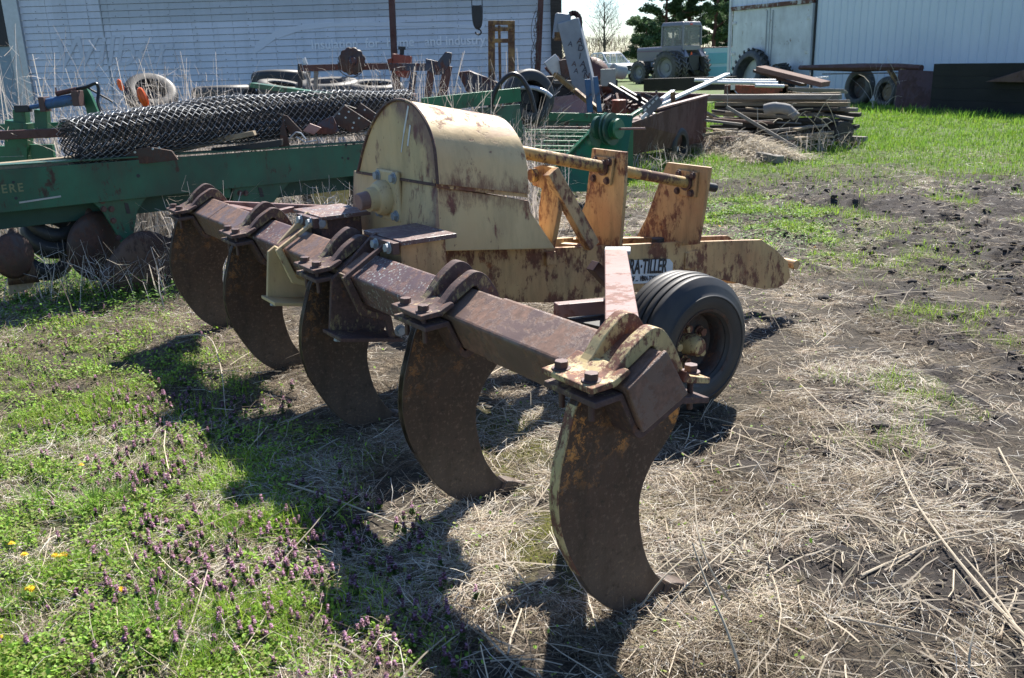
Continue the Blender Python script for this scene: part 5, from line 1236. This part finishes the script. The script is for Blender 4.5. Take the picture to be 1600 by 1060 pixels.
for i in range(6):
    x,y = CB[i]; x2,y2 = CB[(i+1) % 6]
    MB().bar((x,y,2.1), (x*.98,y*.98,3.2), .10, .10, (1,0,0)).build('cab_pillar', SV, tr, .01)
    MB().slab([Vector((x*.95,y*.95,2.13)), Vector((x2*.95,y2*.95,2.13)), Vector((x2*.94,y2*.94,3.17)), Vector((x*.94,y*.94,3.17))], (0,0,.0)).f and None
    a_, b2 = Vector((x*.96,y*.96,2.13)), Vector((x2*.96,y2*.96,2.13)); n_ = (b2-a_).cross(Vector((0,0,1))).normalized()*.01
    MB().prism([a_, b2, b2+Vector((0,0,1.04)), a_+Vector((0,0,1.04))], [a_+n_, b2+n_, b2+n_+Vector((0,0,1.04)), a_+n_+Vector((0,0,1.04))]).build('window', M['glass'], tr)
MB().box((.35,0,2.35), (.5,.5,.25)).box((.12,0,2.65), (.14,.5,.6)).build('seat', M['black'], tr, .05)
MB().box((-.46,.1,3.28), (.06,.2,.08)).build('tail_lamp', simple('red_lens', (.6,.02,.02), .3), tr, .01)
MB().prism([(-.60,-.02,1.35),(-.60,.38,1.35),(-.60,.28,1.5),(-.60,.22,1.75),(-.60,.14,1.75),(-.60,.08,1.5)], [(-.585,-.02,1.35),(-.585,.38,1.35),(-.585,.28,1.5),(-.585,.22,1.75),(-.585,.14,1.75),(-.585,.08,1.5)]).build('slow_sign', simple('orange_sign', (.9,.10,.01), .5), tr)
for s_ in (-.4,.4): MB().bar((-.3,s_,.9), (-1.1,s_*1.1,.6), .07,.07).bar((-.4,s_,1.5),(-.95,s_,.65),.04,.04).build('lift_arm', M['black'], tr, .005)
MB().box((-.5,0,1.15), (.3,.9,.9)).build('rear_housing', M['black'], tr, .04)

# ================================================================== pickup truck
TP = onz(948, 127.5, 0)
tk = thing('pickup_truck', 'white pickup truck parked far off to the left of the tractor', 'truck', TP, math.atan2(-.85, .52))
WPm = simple('white_car_paint', (.62,.65,.70), .25, 0, .03)
sec = [(-2.6,.55),(-2.6,1.12),(-.75,1.15),(-.65,1.2),(-.55,1.80),(-.30,1.88),(.75,1.88),(1.35,1.28),(2.35,1.20),(2.62,1.05),(2.66,.55)]
bd = MB(); w_ = .95
lowr = [(-2.6,.50),(-2.6,1.15),(-.8,1.17),(1.30,1.19),(2.35,1.14),(2.62,1.0),(2.66,.50)]
bd.prism([(x,-w_,z) for x,z in lowr], [(x,w_,z) for x,z in lowr]).build('body', WPm, tk, .06)
cabs = [(-.8,1.16),(-.62,1.82),(.55,1.84),(1.32,1.18)]
MB().prism([(x,-w_*(.96 if z < 1.3 else .80),z) for x,z in cabs], [(x,w_*(.96 if z < 1.3 else .80),z) for x,z in cabs]).build('cab', M['glass'], tk, .03)
MB().prism([(x,-.78,z) for x,z in [(-.64,1.80),(-.55,1.90),(.45,1.92),(.60,1.82)]], [(x,.78,z) for x,z in [(-.64,1.80),(-.55,1.90),(.45,1.92),(.60,1.82)]]).build('roof', WPm, tk, .03)
for s_ in (-1, 1):
    for (xa, xb) in ((-.8,-.62),(-.02,.02),(1.32,.55)): MB().bar((xa,s_*.92,1.16),(xb,s_*.77,1.84),.07,.05,(0,1,0)).build('pillar', WPm, tk, .01)
    MB().box((1.05,s_*1.05,1.25),(.12,.2,.16)).build('wing_mirror', WPm, tk, .03)
    MB().box((2.60,s_*.72,.95),(.12,.36,.22)).build('headlight', M['galv'], tk, .02)
    for x_ in (-1.65,1.72):
        wl = MB().lathe([(.22,.02),(.20,.05),(.1,.07),(0,.07)],(x_,s_*.99,.38),(0,-s_,0),24).build('wheel', M['galv'], tk, smooth=True)
        MB().lathe([(.22,0),(.36,.0),(.385,.04),(.385,.2),(.22,.2)],(x_,s_*.99,.38),(0,-s_,0),28,True).build('tyre', M['rubber'], wl, smooth=True)
MB().box((2.67,0,.88),(.06,1.0,.34)).build('grille', M['black'], tk, .01)
MB().box((2.70,0,.58),(.12,1.86,.2)).build('bumper', M['galv'], tk, .02)
# teal container
cc = onz(1124, 128, 0); tc = thing('teal_container', 'pale teal panelled container standing between the tractor and the white shed', 'container', cc, .25)
MB().box((.0,1.2,.98),(2.1,2.4,1.9)).build('body', M['teal'], tc, .02)
MB().box((0,-.02,.98),(2.14,.06,1.94)).build('frame', simple('pale_teal',(.32,.50,.54),.5,0,.15), tc, .01)
for z_ in (.55,1.35): MB().box((.0,-.06,z_),(1.6,.04,.62)).build('panel', M['teal'], tc, .01)
MB().box((0,1.2,1.97),(2.2,2.5,.07)).build('roof', M['pinkrust'], tc, .01)

# ================================================================== trees
def strip_mesh(name, tubes, mat, parent, n=5):
    b = MB()
    for pts, rs in tubes: b.tube(pts, rs, n, False)
    return b.build(name, mat, parent, smooth=True)
def branch(tubes, p, d, L, r, depth, spread, up, seed):
    k = 4; pts = [p]; rs = [r]; q = p.copy(); dd = d.copy()
    for i in range(k):
        dd = (dd+Vector((seed.uniform(-1,1),seed.uniform(-1,1),seed.uniform(-.6,1)*up))*.13).normalized(); q = q+dd*L/k; pts.append(q.copy()); rs.append(r*(1-.62*(i+1)/k))
    tubes.append((pts, rs))
    if depth > 0:
        for j in range(seed.randint(4, 6) if depth > 1 else 6):
            t = seed.uniform(.25, 1.); idx = min(k, max(1, int(t*k+.5))); ang = seed.uniform(0, 2*PI)
            o_ = dd.orthogonal().normalized(); o_.rotate(Matrix.Rotation(ang, 3, dd)); nd = (dd*(1-spread)+o_*spread+Vector((0,0,up*.2))).normalized()
            branch(tubes, pts[idx], nd, L*seed.uniform(.42,.66), rs[idx]*.62, depth-1, spread, up, seed)
def bare_tree(px, pyb, Y, H, r, lab, seed, name='bare_tree', group=None):
    b = onz(px, pyb, 0) if Y is None else at(px, pyb, Y); b = Vector((b.x, Y, 0)); s_ = random.Random(seed)
    t_ = thing(name, lab, 'tree', b, 0, group); tubes = []; tr_ = [((0,0,0)), (.05,0,H*.3), (0,.05,H*.6), (.03,0,H*.92)]
    tp = crom(tr_, 3); MB().tube(tp, [r*(1-.85*i/(len(tp)-1)) for i in range(len(tp))], 7).build('trunk', M['bark'], t_, smooth=True)
    for j in range(26):
        z_ = H*s_.uniform(.26,.88); a = s_.uniform(0,2*PI); L = H*(.42*(1-z_/H)+.14)*s_.uniform(.8,1.1); branch(tubes, Vector((0,0,z_)), Vector((math.cos(a)*.75,math.sin(a)*.75,.95)).normalized(), L, r*.34*(1-.6*z_/H), 2, .55, .5, s_)
    strip_mesh('crown', tubes, M['bark'], t_, 3)
M['bark'] = simple('bark', (.10,.08,.065), .9, 0, .3, 8); M['barkred'] = simple('pine_bark', (.13,.055,.04), .9, 0, .3, 5)
bare_tree(944, 95, 92, 7.2, .17, 'tall bare leafless tree standing alone against the pale sky', 5)
bare_tree(878, 95, 60, 3.6, .06, 'small grey bare tree between the corner post and the leaning column', 9)
def needles(name, centers, rad, n, col, parent, seed, size=.10):
    g = np.random.default_rng(seed); V = []; C = []
    for (c, r_) in centers:
        m_ = int(n*r_*r_/(rad*rad)); u_ = g.normal(size=(m_,3)); u_ /= np.linalg.norm(u_,axis=1)[:,None]; rr = r_*g.random(m_)**.45
        P = np.array(c)+u_*rr[:,None]*np.array([1.15,1.15,.8]); a = g.normal(size=(m_,3)); a /= np.linalg.norm(a,axis=1)[:,None]; b = np.cross(a, g.normal(size=(m_,3))); b /= np.linalg.norm(b,axis=1)[:,None]
        s_ = size*g.uniform(.6,1.5,m_)[:,None]; V.append(np.stack([P-a*s_, P+b*s_*.35, P+a*s_, P-b*s_*.35],1)); C.append(np.array(col)*g.uniform(.5,1.6,(m_,1))*g.uniform(.75,1.25))
    V = np.concatenate(V); C = np.concatenate(C); N = len(V); o = fast_mesh(name, V.reshape(-1,3), np.arange(N*4).reshape(N,4), np.repeat(C,4,0), M['leafcol']); o.parent = parent; return o
def pine(px, Y, H, lab, seed, spread=2.4, low=1.5, lean=0.):
    b = at(px, 100, Y); t_ = thing('pine_tree', lab, 'tree', (b.x, Y, 0), 0, 'pines behind the tractor'); s_ = random.Random(seed)
    tp = crom([(0,0,0),(lean*.3,.1,H*.35),(lean*.7,0,H*.7),(lean,0,H)],4); MB().tube(tp, [.20*(1-.8*i/(len(tp)-1)) for i in range(len(tp))], 8).build('trunk', M['barkred'], t_, smooth=True)
    tubes = []; cen = []; z_ = low
    while z_ < H:
        for q in range(s_.randint(2,4)):
            a = s_.uniform(0,2*PI); L = spread*(1-.55*(z_/H)**1.5)*s_.uniform(.5,1.15); e = Vector((math.cos(a)*L, math.sin(a)*L, s_.uniform(-.4,.9))); o_ = Vector((lean*z_/H,0,z_))
            mid = o_+e*.5+Vector((0,0,.15)); tubes.append(([o_, mid, o_+e],[.06,.045,.02]))
            for f_ in (.45,.65,.82,1.): cen.append(((o_+e*f_+Vector((s_.uniform(-.3,.3),s_.uniform(-.3,.3),s_.uniform(.0,.25))))[:], s_.uniform(.26,.52)*(1.1-.3*f_)))
        z_ += s_.uniform(.38,.75)
    strip_mesh('limbs', tubes, M['barkred'], t_, 5)
    needles('crown', cen, .6, 560, (.085,.14,.06), t_, seed)
pine(1010, 74, 4.2, 'lowest wide pine at the left end of the pine group', 3, 2.6, 1.2)
pine(1040, 78, 8.5, 'tall full pine directly behind the tractor bonnet', 4, 3.0, 1.6)
pine(1076, 80, 10, 'tallest pine rising behind the tractor cab', 6, 2.6, 3.2)
pine(1112, 76, 8.5, 'sparse pine with two stems right of the tractor cab', 8, 1.9, 2.6, .5)
pine(1136, 82, 7, 'thin pine partly hidden by the white shed corner', 12, 1.8, 1.8)
def far_wood():
    g = np.random.default_rng(31); N = 26000; x = g.uniform(-30, 60, N); y = g.uniform(115, 135, N); top = 2.2+2.4*fbm(x, y*0, .12, 3, 90); z = g.random(N)**.8*top
    k = rng.random(N)*0+g.random(N) < 1; t = g.random((N,1)); c = np.array([.13,.105,.085])*(.6+.9*t); c = np.where(g.random((N,1)) < .22, np.array([.12,.14,.05])*(.8+.5*t), c)
    o = blades('far_wood', x, y, z, g.uniform(.4,1.3,N), g.uniform(.02,.07,N), g.uniform(0,6.3,N), g.uniform(.5,1.5,N), g.normal(0,.4,N), c, M['leafcol'], 2, None, .4); tag(o, 'far grey brown belt of bare woodland along the horizon', None, None, 'stuff')
far_wood()

# ================================================================== timber pile on the right
def plank(a, b, wd, h, mat, lab, name='plank', cat='plank', grp='weathered planks in the timber pile', up=(0,0,1)):
    a = Vector(a); b = Vector(b); c = (a+b)/2; d = b-a; L = d.length; rz = math.atan2(d.y, d.x); el_ = math.asin(max(-1,min(1,d.z/L)))
    bb = MB(); bb.box((0,0,0), (L, wd, h)); o = bb.build(name, mat, None, .006, loc=c); o.rotation_euler = (rnd.uniform(-.06,.06), -el_, rz); return tag(o, lab, cat, grp)
PR = random.Random(21); M['rustwood'] = wood('brown_wood', (.12,.075,.06), (.24,.16,.13))
pL, pR_ = at(1096, 200, 17.5), at(1318, 200, 15.8); pdv = (pR_-pL); pdv.z = 0; pLn = pdv.length; pd_ = pdv.normalized(); pn_ = Vector((pd_.y,-pd_.x,0))
lays = ['bottom','second','third','fourth','fifth','sixth','seventh','eighth','ninth']
for ly in range(9):
    z_ = .05+ly*.10
    for q in range(6):
        if ly > 6 and q in (0,5): continue
        L = pLn*PR.uniform(.45,1.05); s0_ = PR.uniform(0, pLn-L)+PR.uniform(-.12,.25); off = .15+q*.19-.05*ly+PR.uniform(-.04,.04); an_ = PR.uniform(-.12,.12)
        a_ = Vector((pL.x,pL.y,0))+pd_*s0_-pn_*off; b2 = a_+pd_*L+pn_*L*an_; a_.z = z_+PR.uniform(-.03,.05); b2.z = z_+PR.uniform(-.03,.05)
        plank(a_, b2, PR.uniform(.12,.18), PR.uniform(.045,.085), PR.choice([M['wood'],M['wood'],M['wooddark'],M['woodtan']]), f'weathered plank in the {lays[ly]} layer up of the timber pile, {["nearest the front","second from the front","third from the front","fourth from the front","fifth from the front","at the back"][q]}')
for (x0_,y0_,x1_,y1_,Y0,Y1,w2,h2,mm,lab) in (
    (1135,167,1245,232,15.4,14.9,.06,.05,'wood','pale thin plank slanting down the front of the timber pile'),
    (1188,107,1290,132,18.0,16.8,.26,.09,'rustwood','broad brown board slanting across the top of the deck behind the pile'),
    (1182,111,1255,133,18.3,17.3,.20,.05,'scrap','dark brown board lying under the broad slanting one'),
    (1268,176,1333,186,16.2,15.8,.14,.04,'wood','sunlit grey plank end sticking out at the right of the pile'),
    (1266,179,1325,181,16.6,16.4,.14,.04,'woodtan','tan plank end just behind the sunlit one'),
    (1095,173,1130,190,16.0,16.6,.12,.04,'wood','short plank at the left end of the pile by the wagon'),
    (1100,188,1160,195,15.6,15.4,.10,.04,'wood','thin plank low at the left of the pile')):
    plank(at(x0_,y0_,Y0), at(x1_,y1_,Y1), w2, h2, M[mm], lab, 'board', 'board', None)
# grey driftwood branch, round post end
o = MB().tube(crom([at(1196,172,15.7),at(1212,169,15.6),at(1232,172,15.5),at(1244,183,15.4)],5), [.10]*6+[.09]*5+[.075]*5, 12).build('grey_log', simple('grey_log',(.20,.195,.19),.8,0,.3,10), None, smooth=True); tag(o, 'smooth pale grey curved log lying on top of the timber pile', 'log')
o = MB().cyl(at(1285,203,16.4), at(1320,206,15.6), .17, 18).build('round_post', M['wooddark'], None, .01, True); tag(o, 'thick dark round post end at the right of the timber pile', 'post')
for q in range(22):
    x_ = PR.uniform(1105,1300); y_ = PR.uniform(170,222); Y = 14.9+ (222-y_)*.03+PR.uniform(0,.3); p_ = at(x_, y_, Y); p_.z = max(p_.z, .05); a_ = PR.uniform(-.5,.5); L = PR.uniform(.3,1.1); d_ = Vector((math.cos(a_), math.sin(a_), PR.uniform(-.16,.12)))*L/2
    if (p_-d_).z < .03 or (p_+d_).z < .03: d_.z = 0
    plank(p_-d_, p_+d_, PR.uniform(.06,.14), PR.uniform(.02,.05), PR.choice([M['wood'],M['woodtan'],M['wooddark'],M['rustwood']]), 'loose broken board lying askew on the front of the timber pile', 'broken_board', 'board', 'loose broken boards on the timber pile')
# twigs caught in the pile
for q in range(26):
    p_ = at(PR.uniform(1100,1315), PR.uniform(170,225), PR.uniform(14.9,15.6)); d_ = Vector((PR.uniform(-1,1),PR.uniform(-.3,.3),PR.uniform(-.3,1))).normalized()*PR.uniform(.15,.5)
    o = MB().tube(crom([p_, p_+d_*.5+Vector((0,0,.04)), p_+d_],3), .006, 5).build('twig', tw, None); tag(o, 'thin pale twig caught in the timber pile', 'twig', 'twigs in the timber pile')
# low deck behind the pile
DK = thing('timber_deck', 'low rusty trailer frame topped with white pipes behind the timber pile', 'trailer frame')
dY = 19.5
MB().bar(at(1012,133,22), at(1145,130,20.5), .35, .28).build('side_beam', M['wooddark'], DK, .01)
MB().bar(at(1140,139,dY), at(1228,142,dY), .12, .17).build('side_beam', M['redpaint'], DK, .006)
MB().bar(at(1215,150,dY), at(1280,156,dY), .12, .22).build('side_beam', M['yellowrust'], DK, .006)
for x_, mm in ((1137,'rustpost'),(1144,'yellowrust'),(1226,'yellowrust'),(1277,'yellowrust')):
    p_ = at(x_,133 if x_ < 1250 else 148,dY); MB().bar(p_, (p_.x,p_.y,0), .12, .12, (0,1,0)).build('leg', M[mm], DK, .005)
for y_, xa, xb, Y in ((125.5,1085,1212,19.4),(129,1100,1215,19.2),(134,1180,1225,19.1)): MB().cyl(at(xa,y_,Y), at(xb,y_+1,Y), .035, 10).build('white_pipe', M['whitepaint'], DK, 0, True)
for y_, xa, xb, Y in ((138,1232,1318,18.2),(140,1235,1322,18.4),(142,1240,1324,18.6)): MB().bar(at(xa,y_,Y), at(xb,y_+3,Y), .07, .035).build('grey_slat', M['wood'], DK, .003)
MB().bar(at(1262,123,18.8), at(1294,121,18.6), .12, .03).build('white_board', M['whitepaint'], DK, .003)
MB().box(at(1145,136,dY-.1), (.09,.02,.12)).build('socket_box', M['whitepaint'], DK, .004)
MB().tube(crom([at(1148,142,dY-.1),at(1155,150,19.3),at(1165,160,18.8),at(1175,164,18.2)],5), .012, 6).build('cable', M['galv'], DK)

# straw heap with a buried board
def heap(px0, py0, px1, py1, W_, H_, lab, n=9000):
    a_, b2 = onz(px0,py0), onz(px1,py1); g = np.random.default_rng(77); t = g.random(n); s_ = g.normal(0,.4,n); d = b2-a_; dl = d.length; d.normalize(); nn = Vector((d.y,-d.x,0))
    x = a_.x+d.x*t*dl+nn.x*s_*W_; y = a_.y+d.y*t*dl+nn.y*s_*W_; hh = H_*np.exp(-(s_/.45)**2)*np.sin(t*PI*.94+.1)**.4*(.8+.4*fbm(x,y,3,2,5)); z = hh*g.uniform(.55,1.,n); tt = g.random((n,1)); c = np.array([.60,.54,.44])*(.5+.8*tt)
    o = blades('straw_heap', x, y, z, g.uniform(.08,.3,n), g.uniform(.005,.011,n), math.atan2(d.y,d.x)+g.normal(0,.7,n), g.uniform(-.3,.5,n), g.uniform(-.9,0,n), c, M['strawcol'], 2, g.normal(0,.5,n), .5); tag(o, lab, None, None, 'stuff')
    b = MB(); vs = []; m_ = 24
    for i in range(m_+1):
        for j in range(9):
            t_ = i/m_; q = (j/8-.5)*1.7; hgt = H_*.8*math.exp(-(q/.45)**2)*math.sin(min(PI*.999,max(.001,t_*PI*.94+.1)))**.4; vs.append((a_.x+d.x*t_*dl+nn.x*q*W_, a_.y+d.y*t_*dl+nn.y*q*W_, hgt-.03))
    b.add(vs, [(i*9+j,i*9+j+1,(i+1)*9+j+1,(i+1)*9+j) for i in range(m_) for j in range(8)]); o2 = b.build('heap_core', simple('old_hay',(.34,.29,.22),.95,0,.4,14), None, smooth=True); tag(o2, 'mounded matted hay beside the timber pile', None, None, 'stuff')
heap(1072, 232, 1218, 256, 1.1, .36, 'long windrow of pale matted hay in the grass before the timber pile')
plank(at(1186,243,14.2), at(1219,250,13.8), .16, .11, M['wood'], 'grey squared timber end poking out of the hay windrow', 'timber', 'timber', None)

# ================================================================== along the right shed wall
def sd(px, py, out): return on_shed(px, py, out)
rg = thing('running_gear', 'long rusty pole with struts and two old wheels along the ribbed shed wall', 'wagon gear')
MB().tube([sd(1250,106,1.6), sd(1340,106,1.6), sd(1400,105,1.6), sd(1440,107,1.6)], [.07,.12,.10,.09], 8).build('long_pole', M['rustpost'], rg, 0, True)
MB().bar(sd(1285,116,1.5), sd(1420,114,1.5), .03,.03).build('tie_rod', M['scrap'], rg)
MB().bar(sd(1388,107,1.6), sd(1404,132,1.7), .10,.10,(1,0,0)).build('strut', M['yellowrust'], rg, .004)
p_ = sd(1411,108,1.7); q_ = sd(1402,158,1.8); MB().bar(p_, q_, .12,.12,(1,0,0)).build('strut', M['yellowrust'], rg, .004)
for px, py, R_, lab in ((1343,140,.56,'larger dusty spoke rim tyre standing in shade against the ribbed wall'), (1386,150,.44,'smaller wheel with pale tan rim right of the larger one at the ribbed wall')):
    p_ = sd(px, py, 1.2); tyre_obj('dusty_tyre', (p_.x, p_.y, R_-.02), NS+Vector((0,-.0,.08)), R_, .26, lab, False, M['wheelrim'] if R_ > .5 else simple('tan_rim',(.25,.18,.11),.7,0,.3), M['rubberold'], None, .6)
sh_ = [sd(1405,109,1.9), sd(1470,112,1.5), sd(1458,168,1.9), sd(1399,168,2.2)]
for p_ in sh_[2:]: p_.z = 0
o = MB().slab([p_-sh_[3] for p_ in sh_], NS*.03).build('rusty_sheet', M['maroon'], None, .004, loc=sh_[3]); tag(o, 'large flat rust brown steel sheet standing against the ribbed wall', 'steel sheet')
names = ['lowest','second','third','top']
M['blackwood'] = wood('black_wood', (.012,.011,.011), (.035,.032,.03))
for k in range(4):
    a_ = sd(1461, 150, 2.0); b2 = sd(1640, 150, 2.0); z_ = .17+.30*k; c_ = (a_+b2)/2; dd = (b2-a_); dd.z = 0
    o = MB().bar(Vector((0,0,0))-dd/2, dd/2, .30, .298).build('timber_baulk', M['blackwood'], None, .006, loc=(c_.x,c_.y,z_)); tag(o, f'{names[k]} of the long black timbers stacked by the ribbed wall', 'timber', 'black timbers stacked by the ribbed wall')
tri = [sd(1563,127,1.9), sd(1625,108,1.9), sd(1625,128,1.9)]
o = MB().slab([p_-tri[0] for p_ in tri], NS*.5).build('metal_hood', M['maroon'], None, .01, loc=tri[0]); tag(o, 'dark sloping metal cover on the black timbers at the right edge', 'cover')

# ================================================================== junk between shed corner and truck
jk = thing('old_engine', 'old engine block with rusty pulleys heaped beside the shed corner', 'engine')
for q in range(14):
    p_ = at(PR.uniform(868,905), PR.uniform(92,118), PR.uniform(14.5,16)); 
    (MB().box(p_, (PR.uniform(.1,.35),PR.uniform(.1,.3),PR.uniform(.1,.3)), Matrix.Rotation(PR.uniform(0,3),3,'Y')) if q % 3 else MB().cyl(p_, p_+Vector((PR.uniform(-.2,.2),.2,.05)), PR.uniform(.06,.16), 16)).build('engine_part', PR.choice([M['rustpost'],M['black'],M['scrap'],M['galv']]), jk, .01)
p_ = at(885,118,15.2); MB().box((p_.x,p_.y,p_.z/2), (.7,.6,p_.z)).build('engine_base', M['black'], jk, .02)
wt = thing('white_tank', 'dented pale tank and radiator frame on dark legs before the pickup', 'tank'); p_ = at(958,104,15.5)
MB().cyl(p_+Vector((-.02,0,-.06)), p_+Vector((.20,.1,-.10)), .12, 24).build('tank', simple('pale_green_white',(.30,.34,.33),.5,0,.15,9), wt, .03, True)
MB().bar(at(950,108,15.2), at(950,135,15.2), .24, .06,(0,1,0)).build('radiator', simple('radiator',(.32,.34,.30),.6,0,.2), wt, .01)
for x_ in (938,962): q_ = at(x_,125,15.3); MB().bar(q_, (q_.x,q_.y,0), .06,.06,(0,1,0)).build('leg', M['black'], wt)
cv = MB(); 
pa = crom([at(915,104,15.8), at(928,108,15.7), at(938,124,15.6), at(945,146,15.5)], 5)
cv.tube(pa, [.10,.13,.15,.17,.18,.19,.19,.20,.20,.2,.2,.2,.2,.18,.15,.12], 12); o = cv.build('tarp_roll', M['rustpost'], None, smooth=True); tag(o, 'dark brown hanging cover right of the leaning column', 'cover')
p_ = at(918,135,15.9); o = MB().box((0,0,0), (.9,.7,p_.z)).build('dark_cabinet', M['scrap'], None, .02, loc=(p_.x,p_.y,p_.z/2)); tag(o, 'dark rusty cabinet standing behind the leaning column', 'cabinet')
# table top plank by the post
o = MB().bar(at(866,128,14.2), at(918,129,14.2), .5, .05).build('bench_top', M['wood'], None, .005); tag(o, 'grey bench top in front of the engine junk', 'bench')
p_ = at(893,131,14.2); o2 = MB().box((p_.x,p_.y,p_.z/2-.02), (.5,.35,p_.z-.06)).build('bench_base', M['black'], o); o2.parent = o

# vine on the post and dry weeds
vn_ = []
for q in range(5):
    pts = []; x_ = 838+PR.uniform(-3,3)
    for k in range(8): pts.append(at(x_+PR.uniform(-4,4)-k*1.0*(q%2), 18+k*14, 17.05))
    vn_.append((crom(pts,3), .007))
for q in range(30):
    y_ = PR.uniform(20,112); p_ = at(836+PR.uniform(-4,4), y_, 17.0); vn_.append(([p_, p_+Vector((PR.uniform(-.12,.12),0,PR.uniform(.0,.12)))], .005))
o = strip_mesh('dry_vine', vn_, M['bark'], None, 4); tag(o, 'bare dry vine climbing beside the dark red post', 'vine')
def weeds(spots, lab='tall pale dry weeds standing around the machinery'):
    g = np.random.default_rng(55); X = []; Y_ = []; H_ = []
    for px, Y, sx, sy, n, h in spots:
        c = at(px, 110, Y); X.append(g.normal(c.x, sx, n)); Y_.append(g.normal(Y, sy, n)); H_.append(g.uniform(.45,1.,n)*h)
    x = np.concatenate(X); y = np.concatenate(Y_); h = np.concatenate(H_); N = len(x); t = g.random((N,1)); c = np.array([.62,.56,.50])*(.5+.8*t); dk = g.random((N,1)) < .25; c = np.where(dk, c*.45, c)
    o = blades('dry_weeds', x, y, np.zeros(N)+.0, h, g.uniform(.006,.013,N)*(y/9)**.5, g.uniform(0,6.3,N), g.uniform(1.0,1.55,N), g.normal(-.5,.5,N), c, M['strawcol'], 5, g.uniform(-1,1,N), .4); tag(o, lab, None, None, 'stuff')
    # side sprigs
    k = g.integers(0, N, N*3); f_ = g.uniform(.4,.95,N*3); c2 = c[k]
    o = blades('dry_weed_sprigs', x[k], y[k], h[k]*f_*.93, g.uniform(.06,.2,N*3), g.uniform(.003,.006,N*3), g.uniform(0,6.3,N*3), g.uniform(-.1,1.2,N*3), g.normal(0,.5,N*3), c2, M['strawcol'], 2, g.uniform(-1,1,N*3), .5); tag(o, 'side sprigs of the tall dry weeds', None, None, 'stuff')
weeds([(5,9.6,.3,.4,200,2.3),(60,9.8,.45,.3,90,1.6),(120,9.6,.5,.3,130,1.5),(205,9.3,.35,.3,300,1.75),(262,9.6,.25,.3,300,1.95),(330,10.5,.5,.4,200,1.6),(420,10.6,.5,.4,150,1.6),(520,11.2,.5,.3,170,1.7),(610,11.2,.40,.3,330,1.9),(665,11.2,.4,.3,160,1.7),
       (735,11.4,.35,.3,260,1.6),(775,10.8,.3,.3,200,1.3),(800,9.6,.2,.2,90,1.0),(820,9.0,.2,.2,60,.7),(780,13.0,.25,.2,160,1.9),(900,13.5,.35,.3,120,1.2),(700,12.4,.3,.2,90,1.4),(1010,13.3,.5,.4,90,.45),(1110,15.4,.4,.2,50,.5),(1200,15.2,.7,.2,70,.45),(1290,15.4,.3,.2,50,.45),
       (1385,26,.5,.2,16,1.7),(1300,27,.8,.3,10,1.1),(880,14.,.3,.3,120,1.3),(500,9.0,.35,.3,200,.7),(150,7.6,.4,.3,60,.7),(350,8.2,.5,.3,110,.6),(500,7.9,.3,.2,130,.75),(20,6.7,.35,.25,50,.5),(90,6.9,.3,.2,30,.5),(150,6.75,.25,.2,20,.4),(235,6.8,.3,.15,26,.35),(268,7.0,.10,.1,40,.95)])
# broad green leaves under the plough and by the ripper tips
def leafy(spots):
    g = np.random.default_rng(66); P = []
    for px, py, sg, n in spots:
        c = onz(px, py); P.append(np.stack([g.normal(c.x,sg,n), g.normal(c.y,sg,n), np.abs(g.normal(.03,.05,n))+.01],1))
    P = np.concatenate(P); N = len(P); s_ = g.uniform(.008,.02,N)[:,None]; a = g.normal(size=(N,3))*np.array([1,1,.4]); a /= np.linalg.norm(a,axis=1)[:,None]; b = np.cross(a,[0,0,1.]); b /= np.linalg.norm(b,axis=1)[:,None]+1e-6
    V = np.stack([P-a*s_,P+b*s_*.5,P+a*s_,P-b*s_*.5],1); c = np.array([.12,.25,.03])*g.uniform(.5,1.5,(N,1)); o = fast_mesh('leafy_weeds', V.reshape(-1,3), np.arange(N*4).reshape(N,4), np.repeat(c,4,0), M['leafcol']); tag(o, 'fresh green leafy weeds under the plough', None, None, 'stuff')
leafy([(30,445,.35,1500),(120,455,.3,1200),(200,462,.35,1500),(70,420,.25,900),(20,350,.35,900),(60,340,.3,700),(100,410,.3,1200),(150,440,.4,1200),(60,470,.4,1200),(250,460,.4,900),(360,310,.3,300),(1140,335,.35,1500),(1190,380,.3,900),(1230,350,.3,500)])
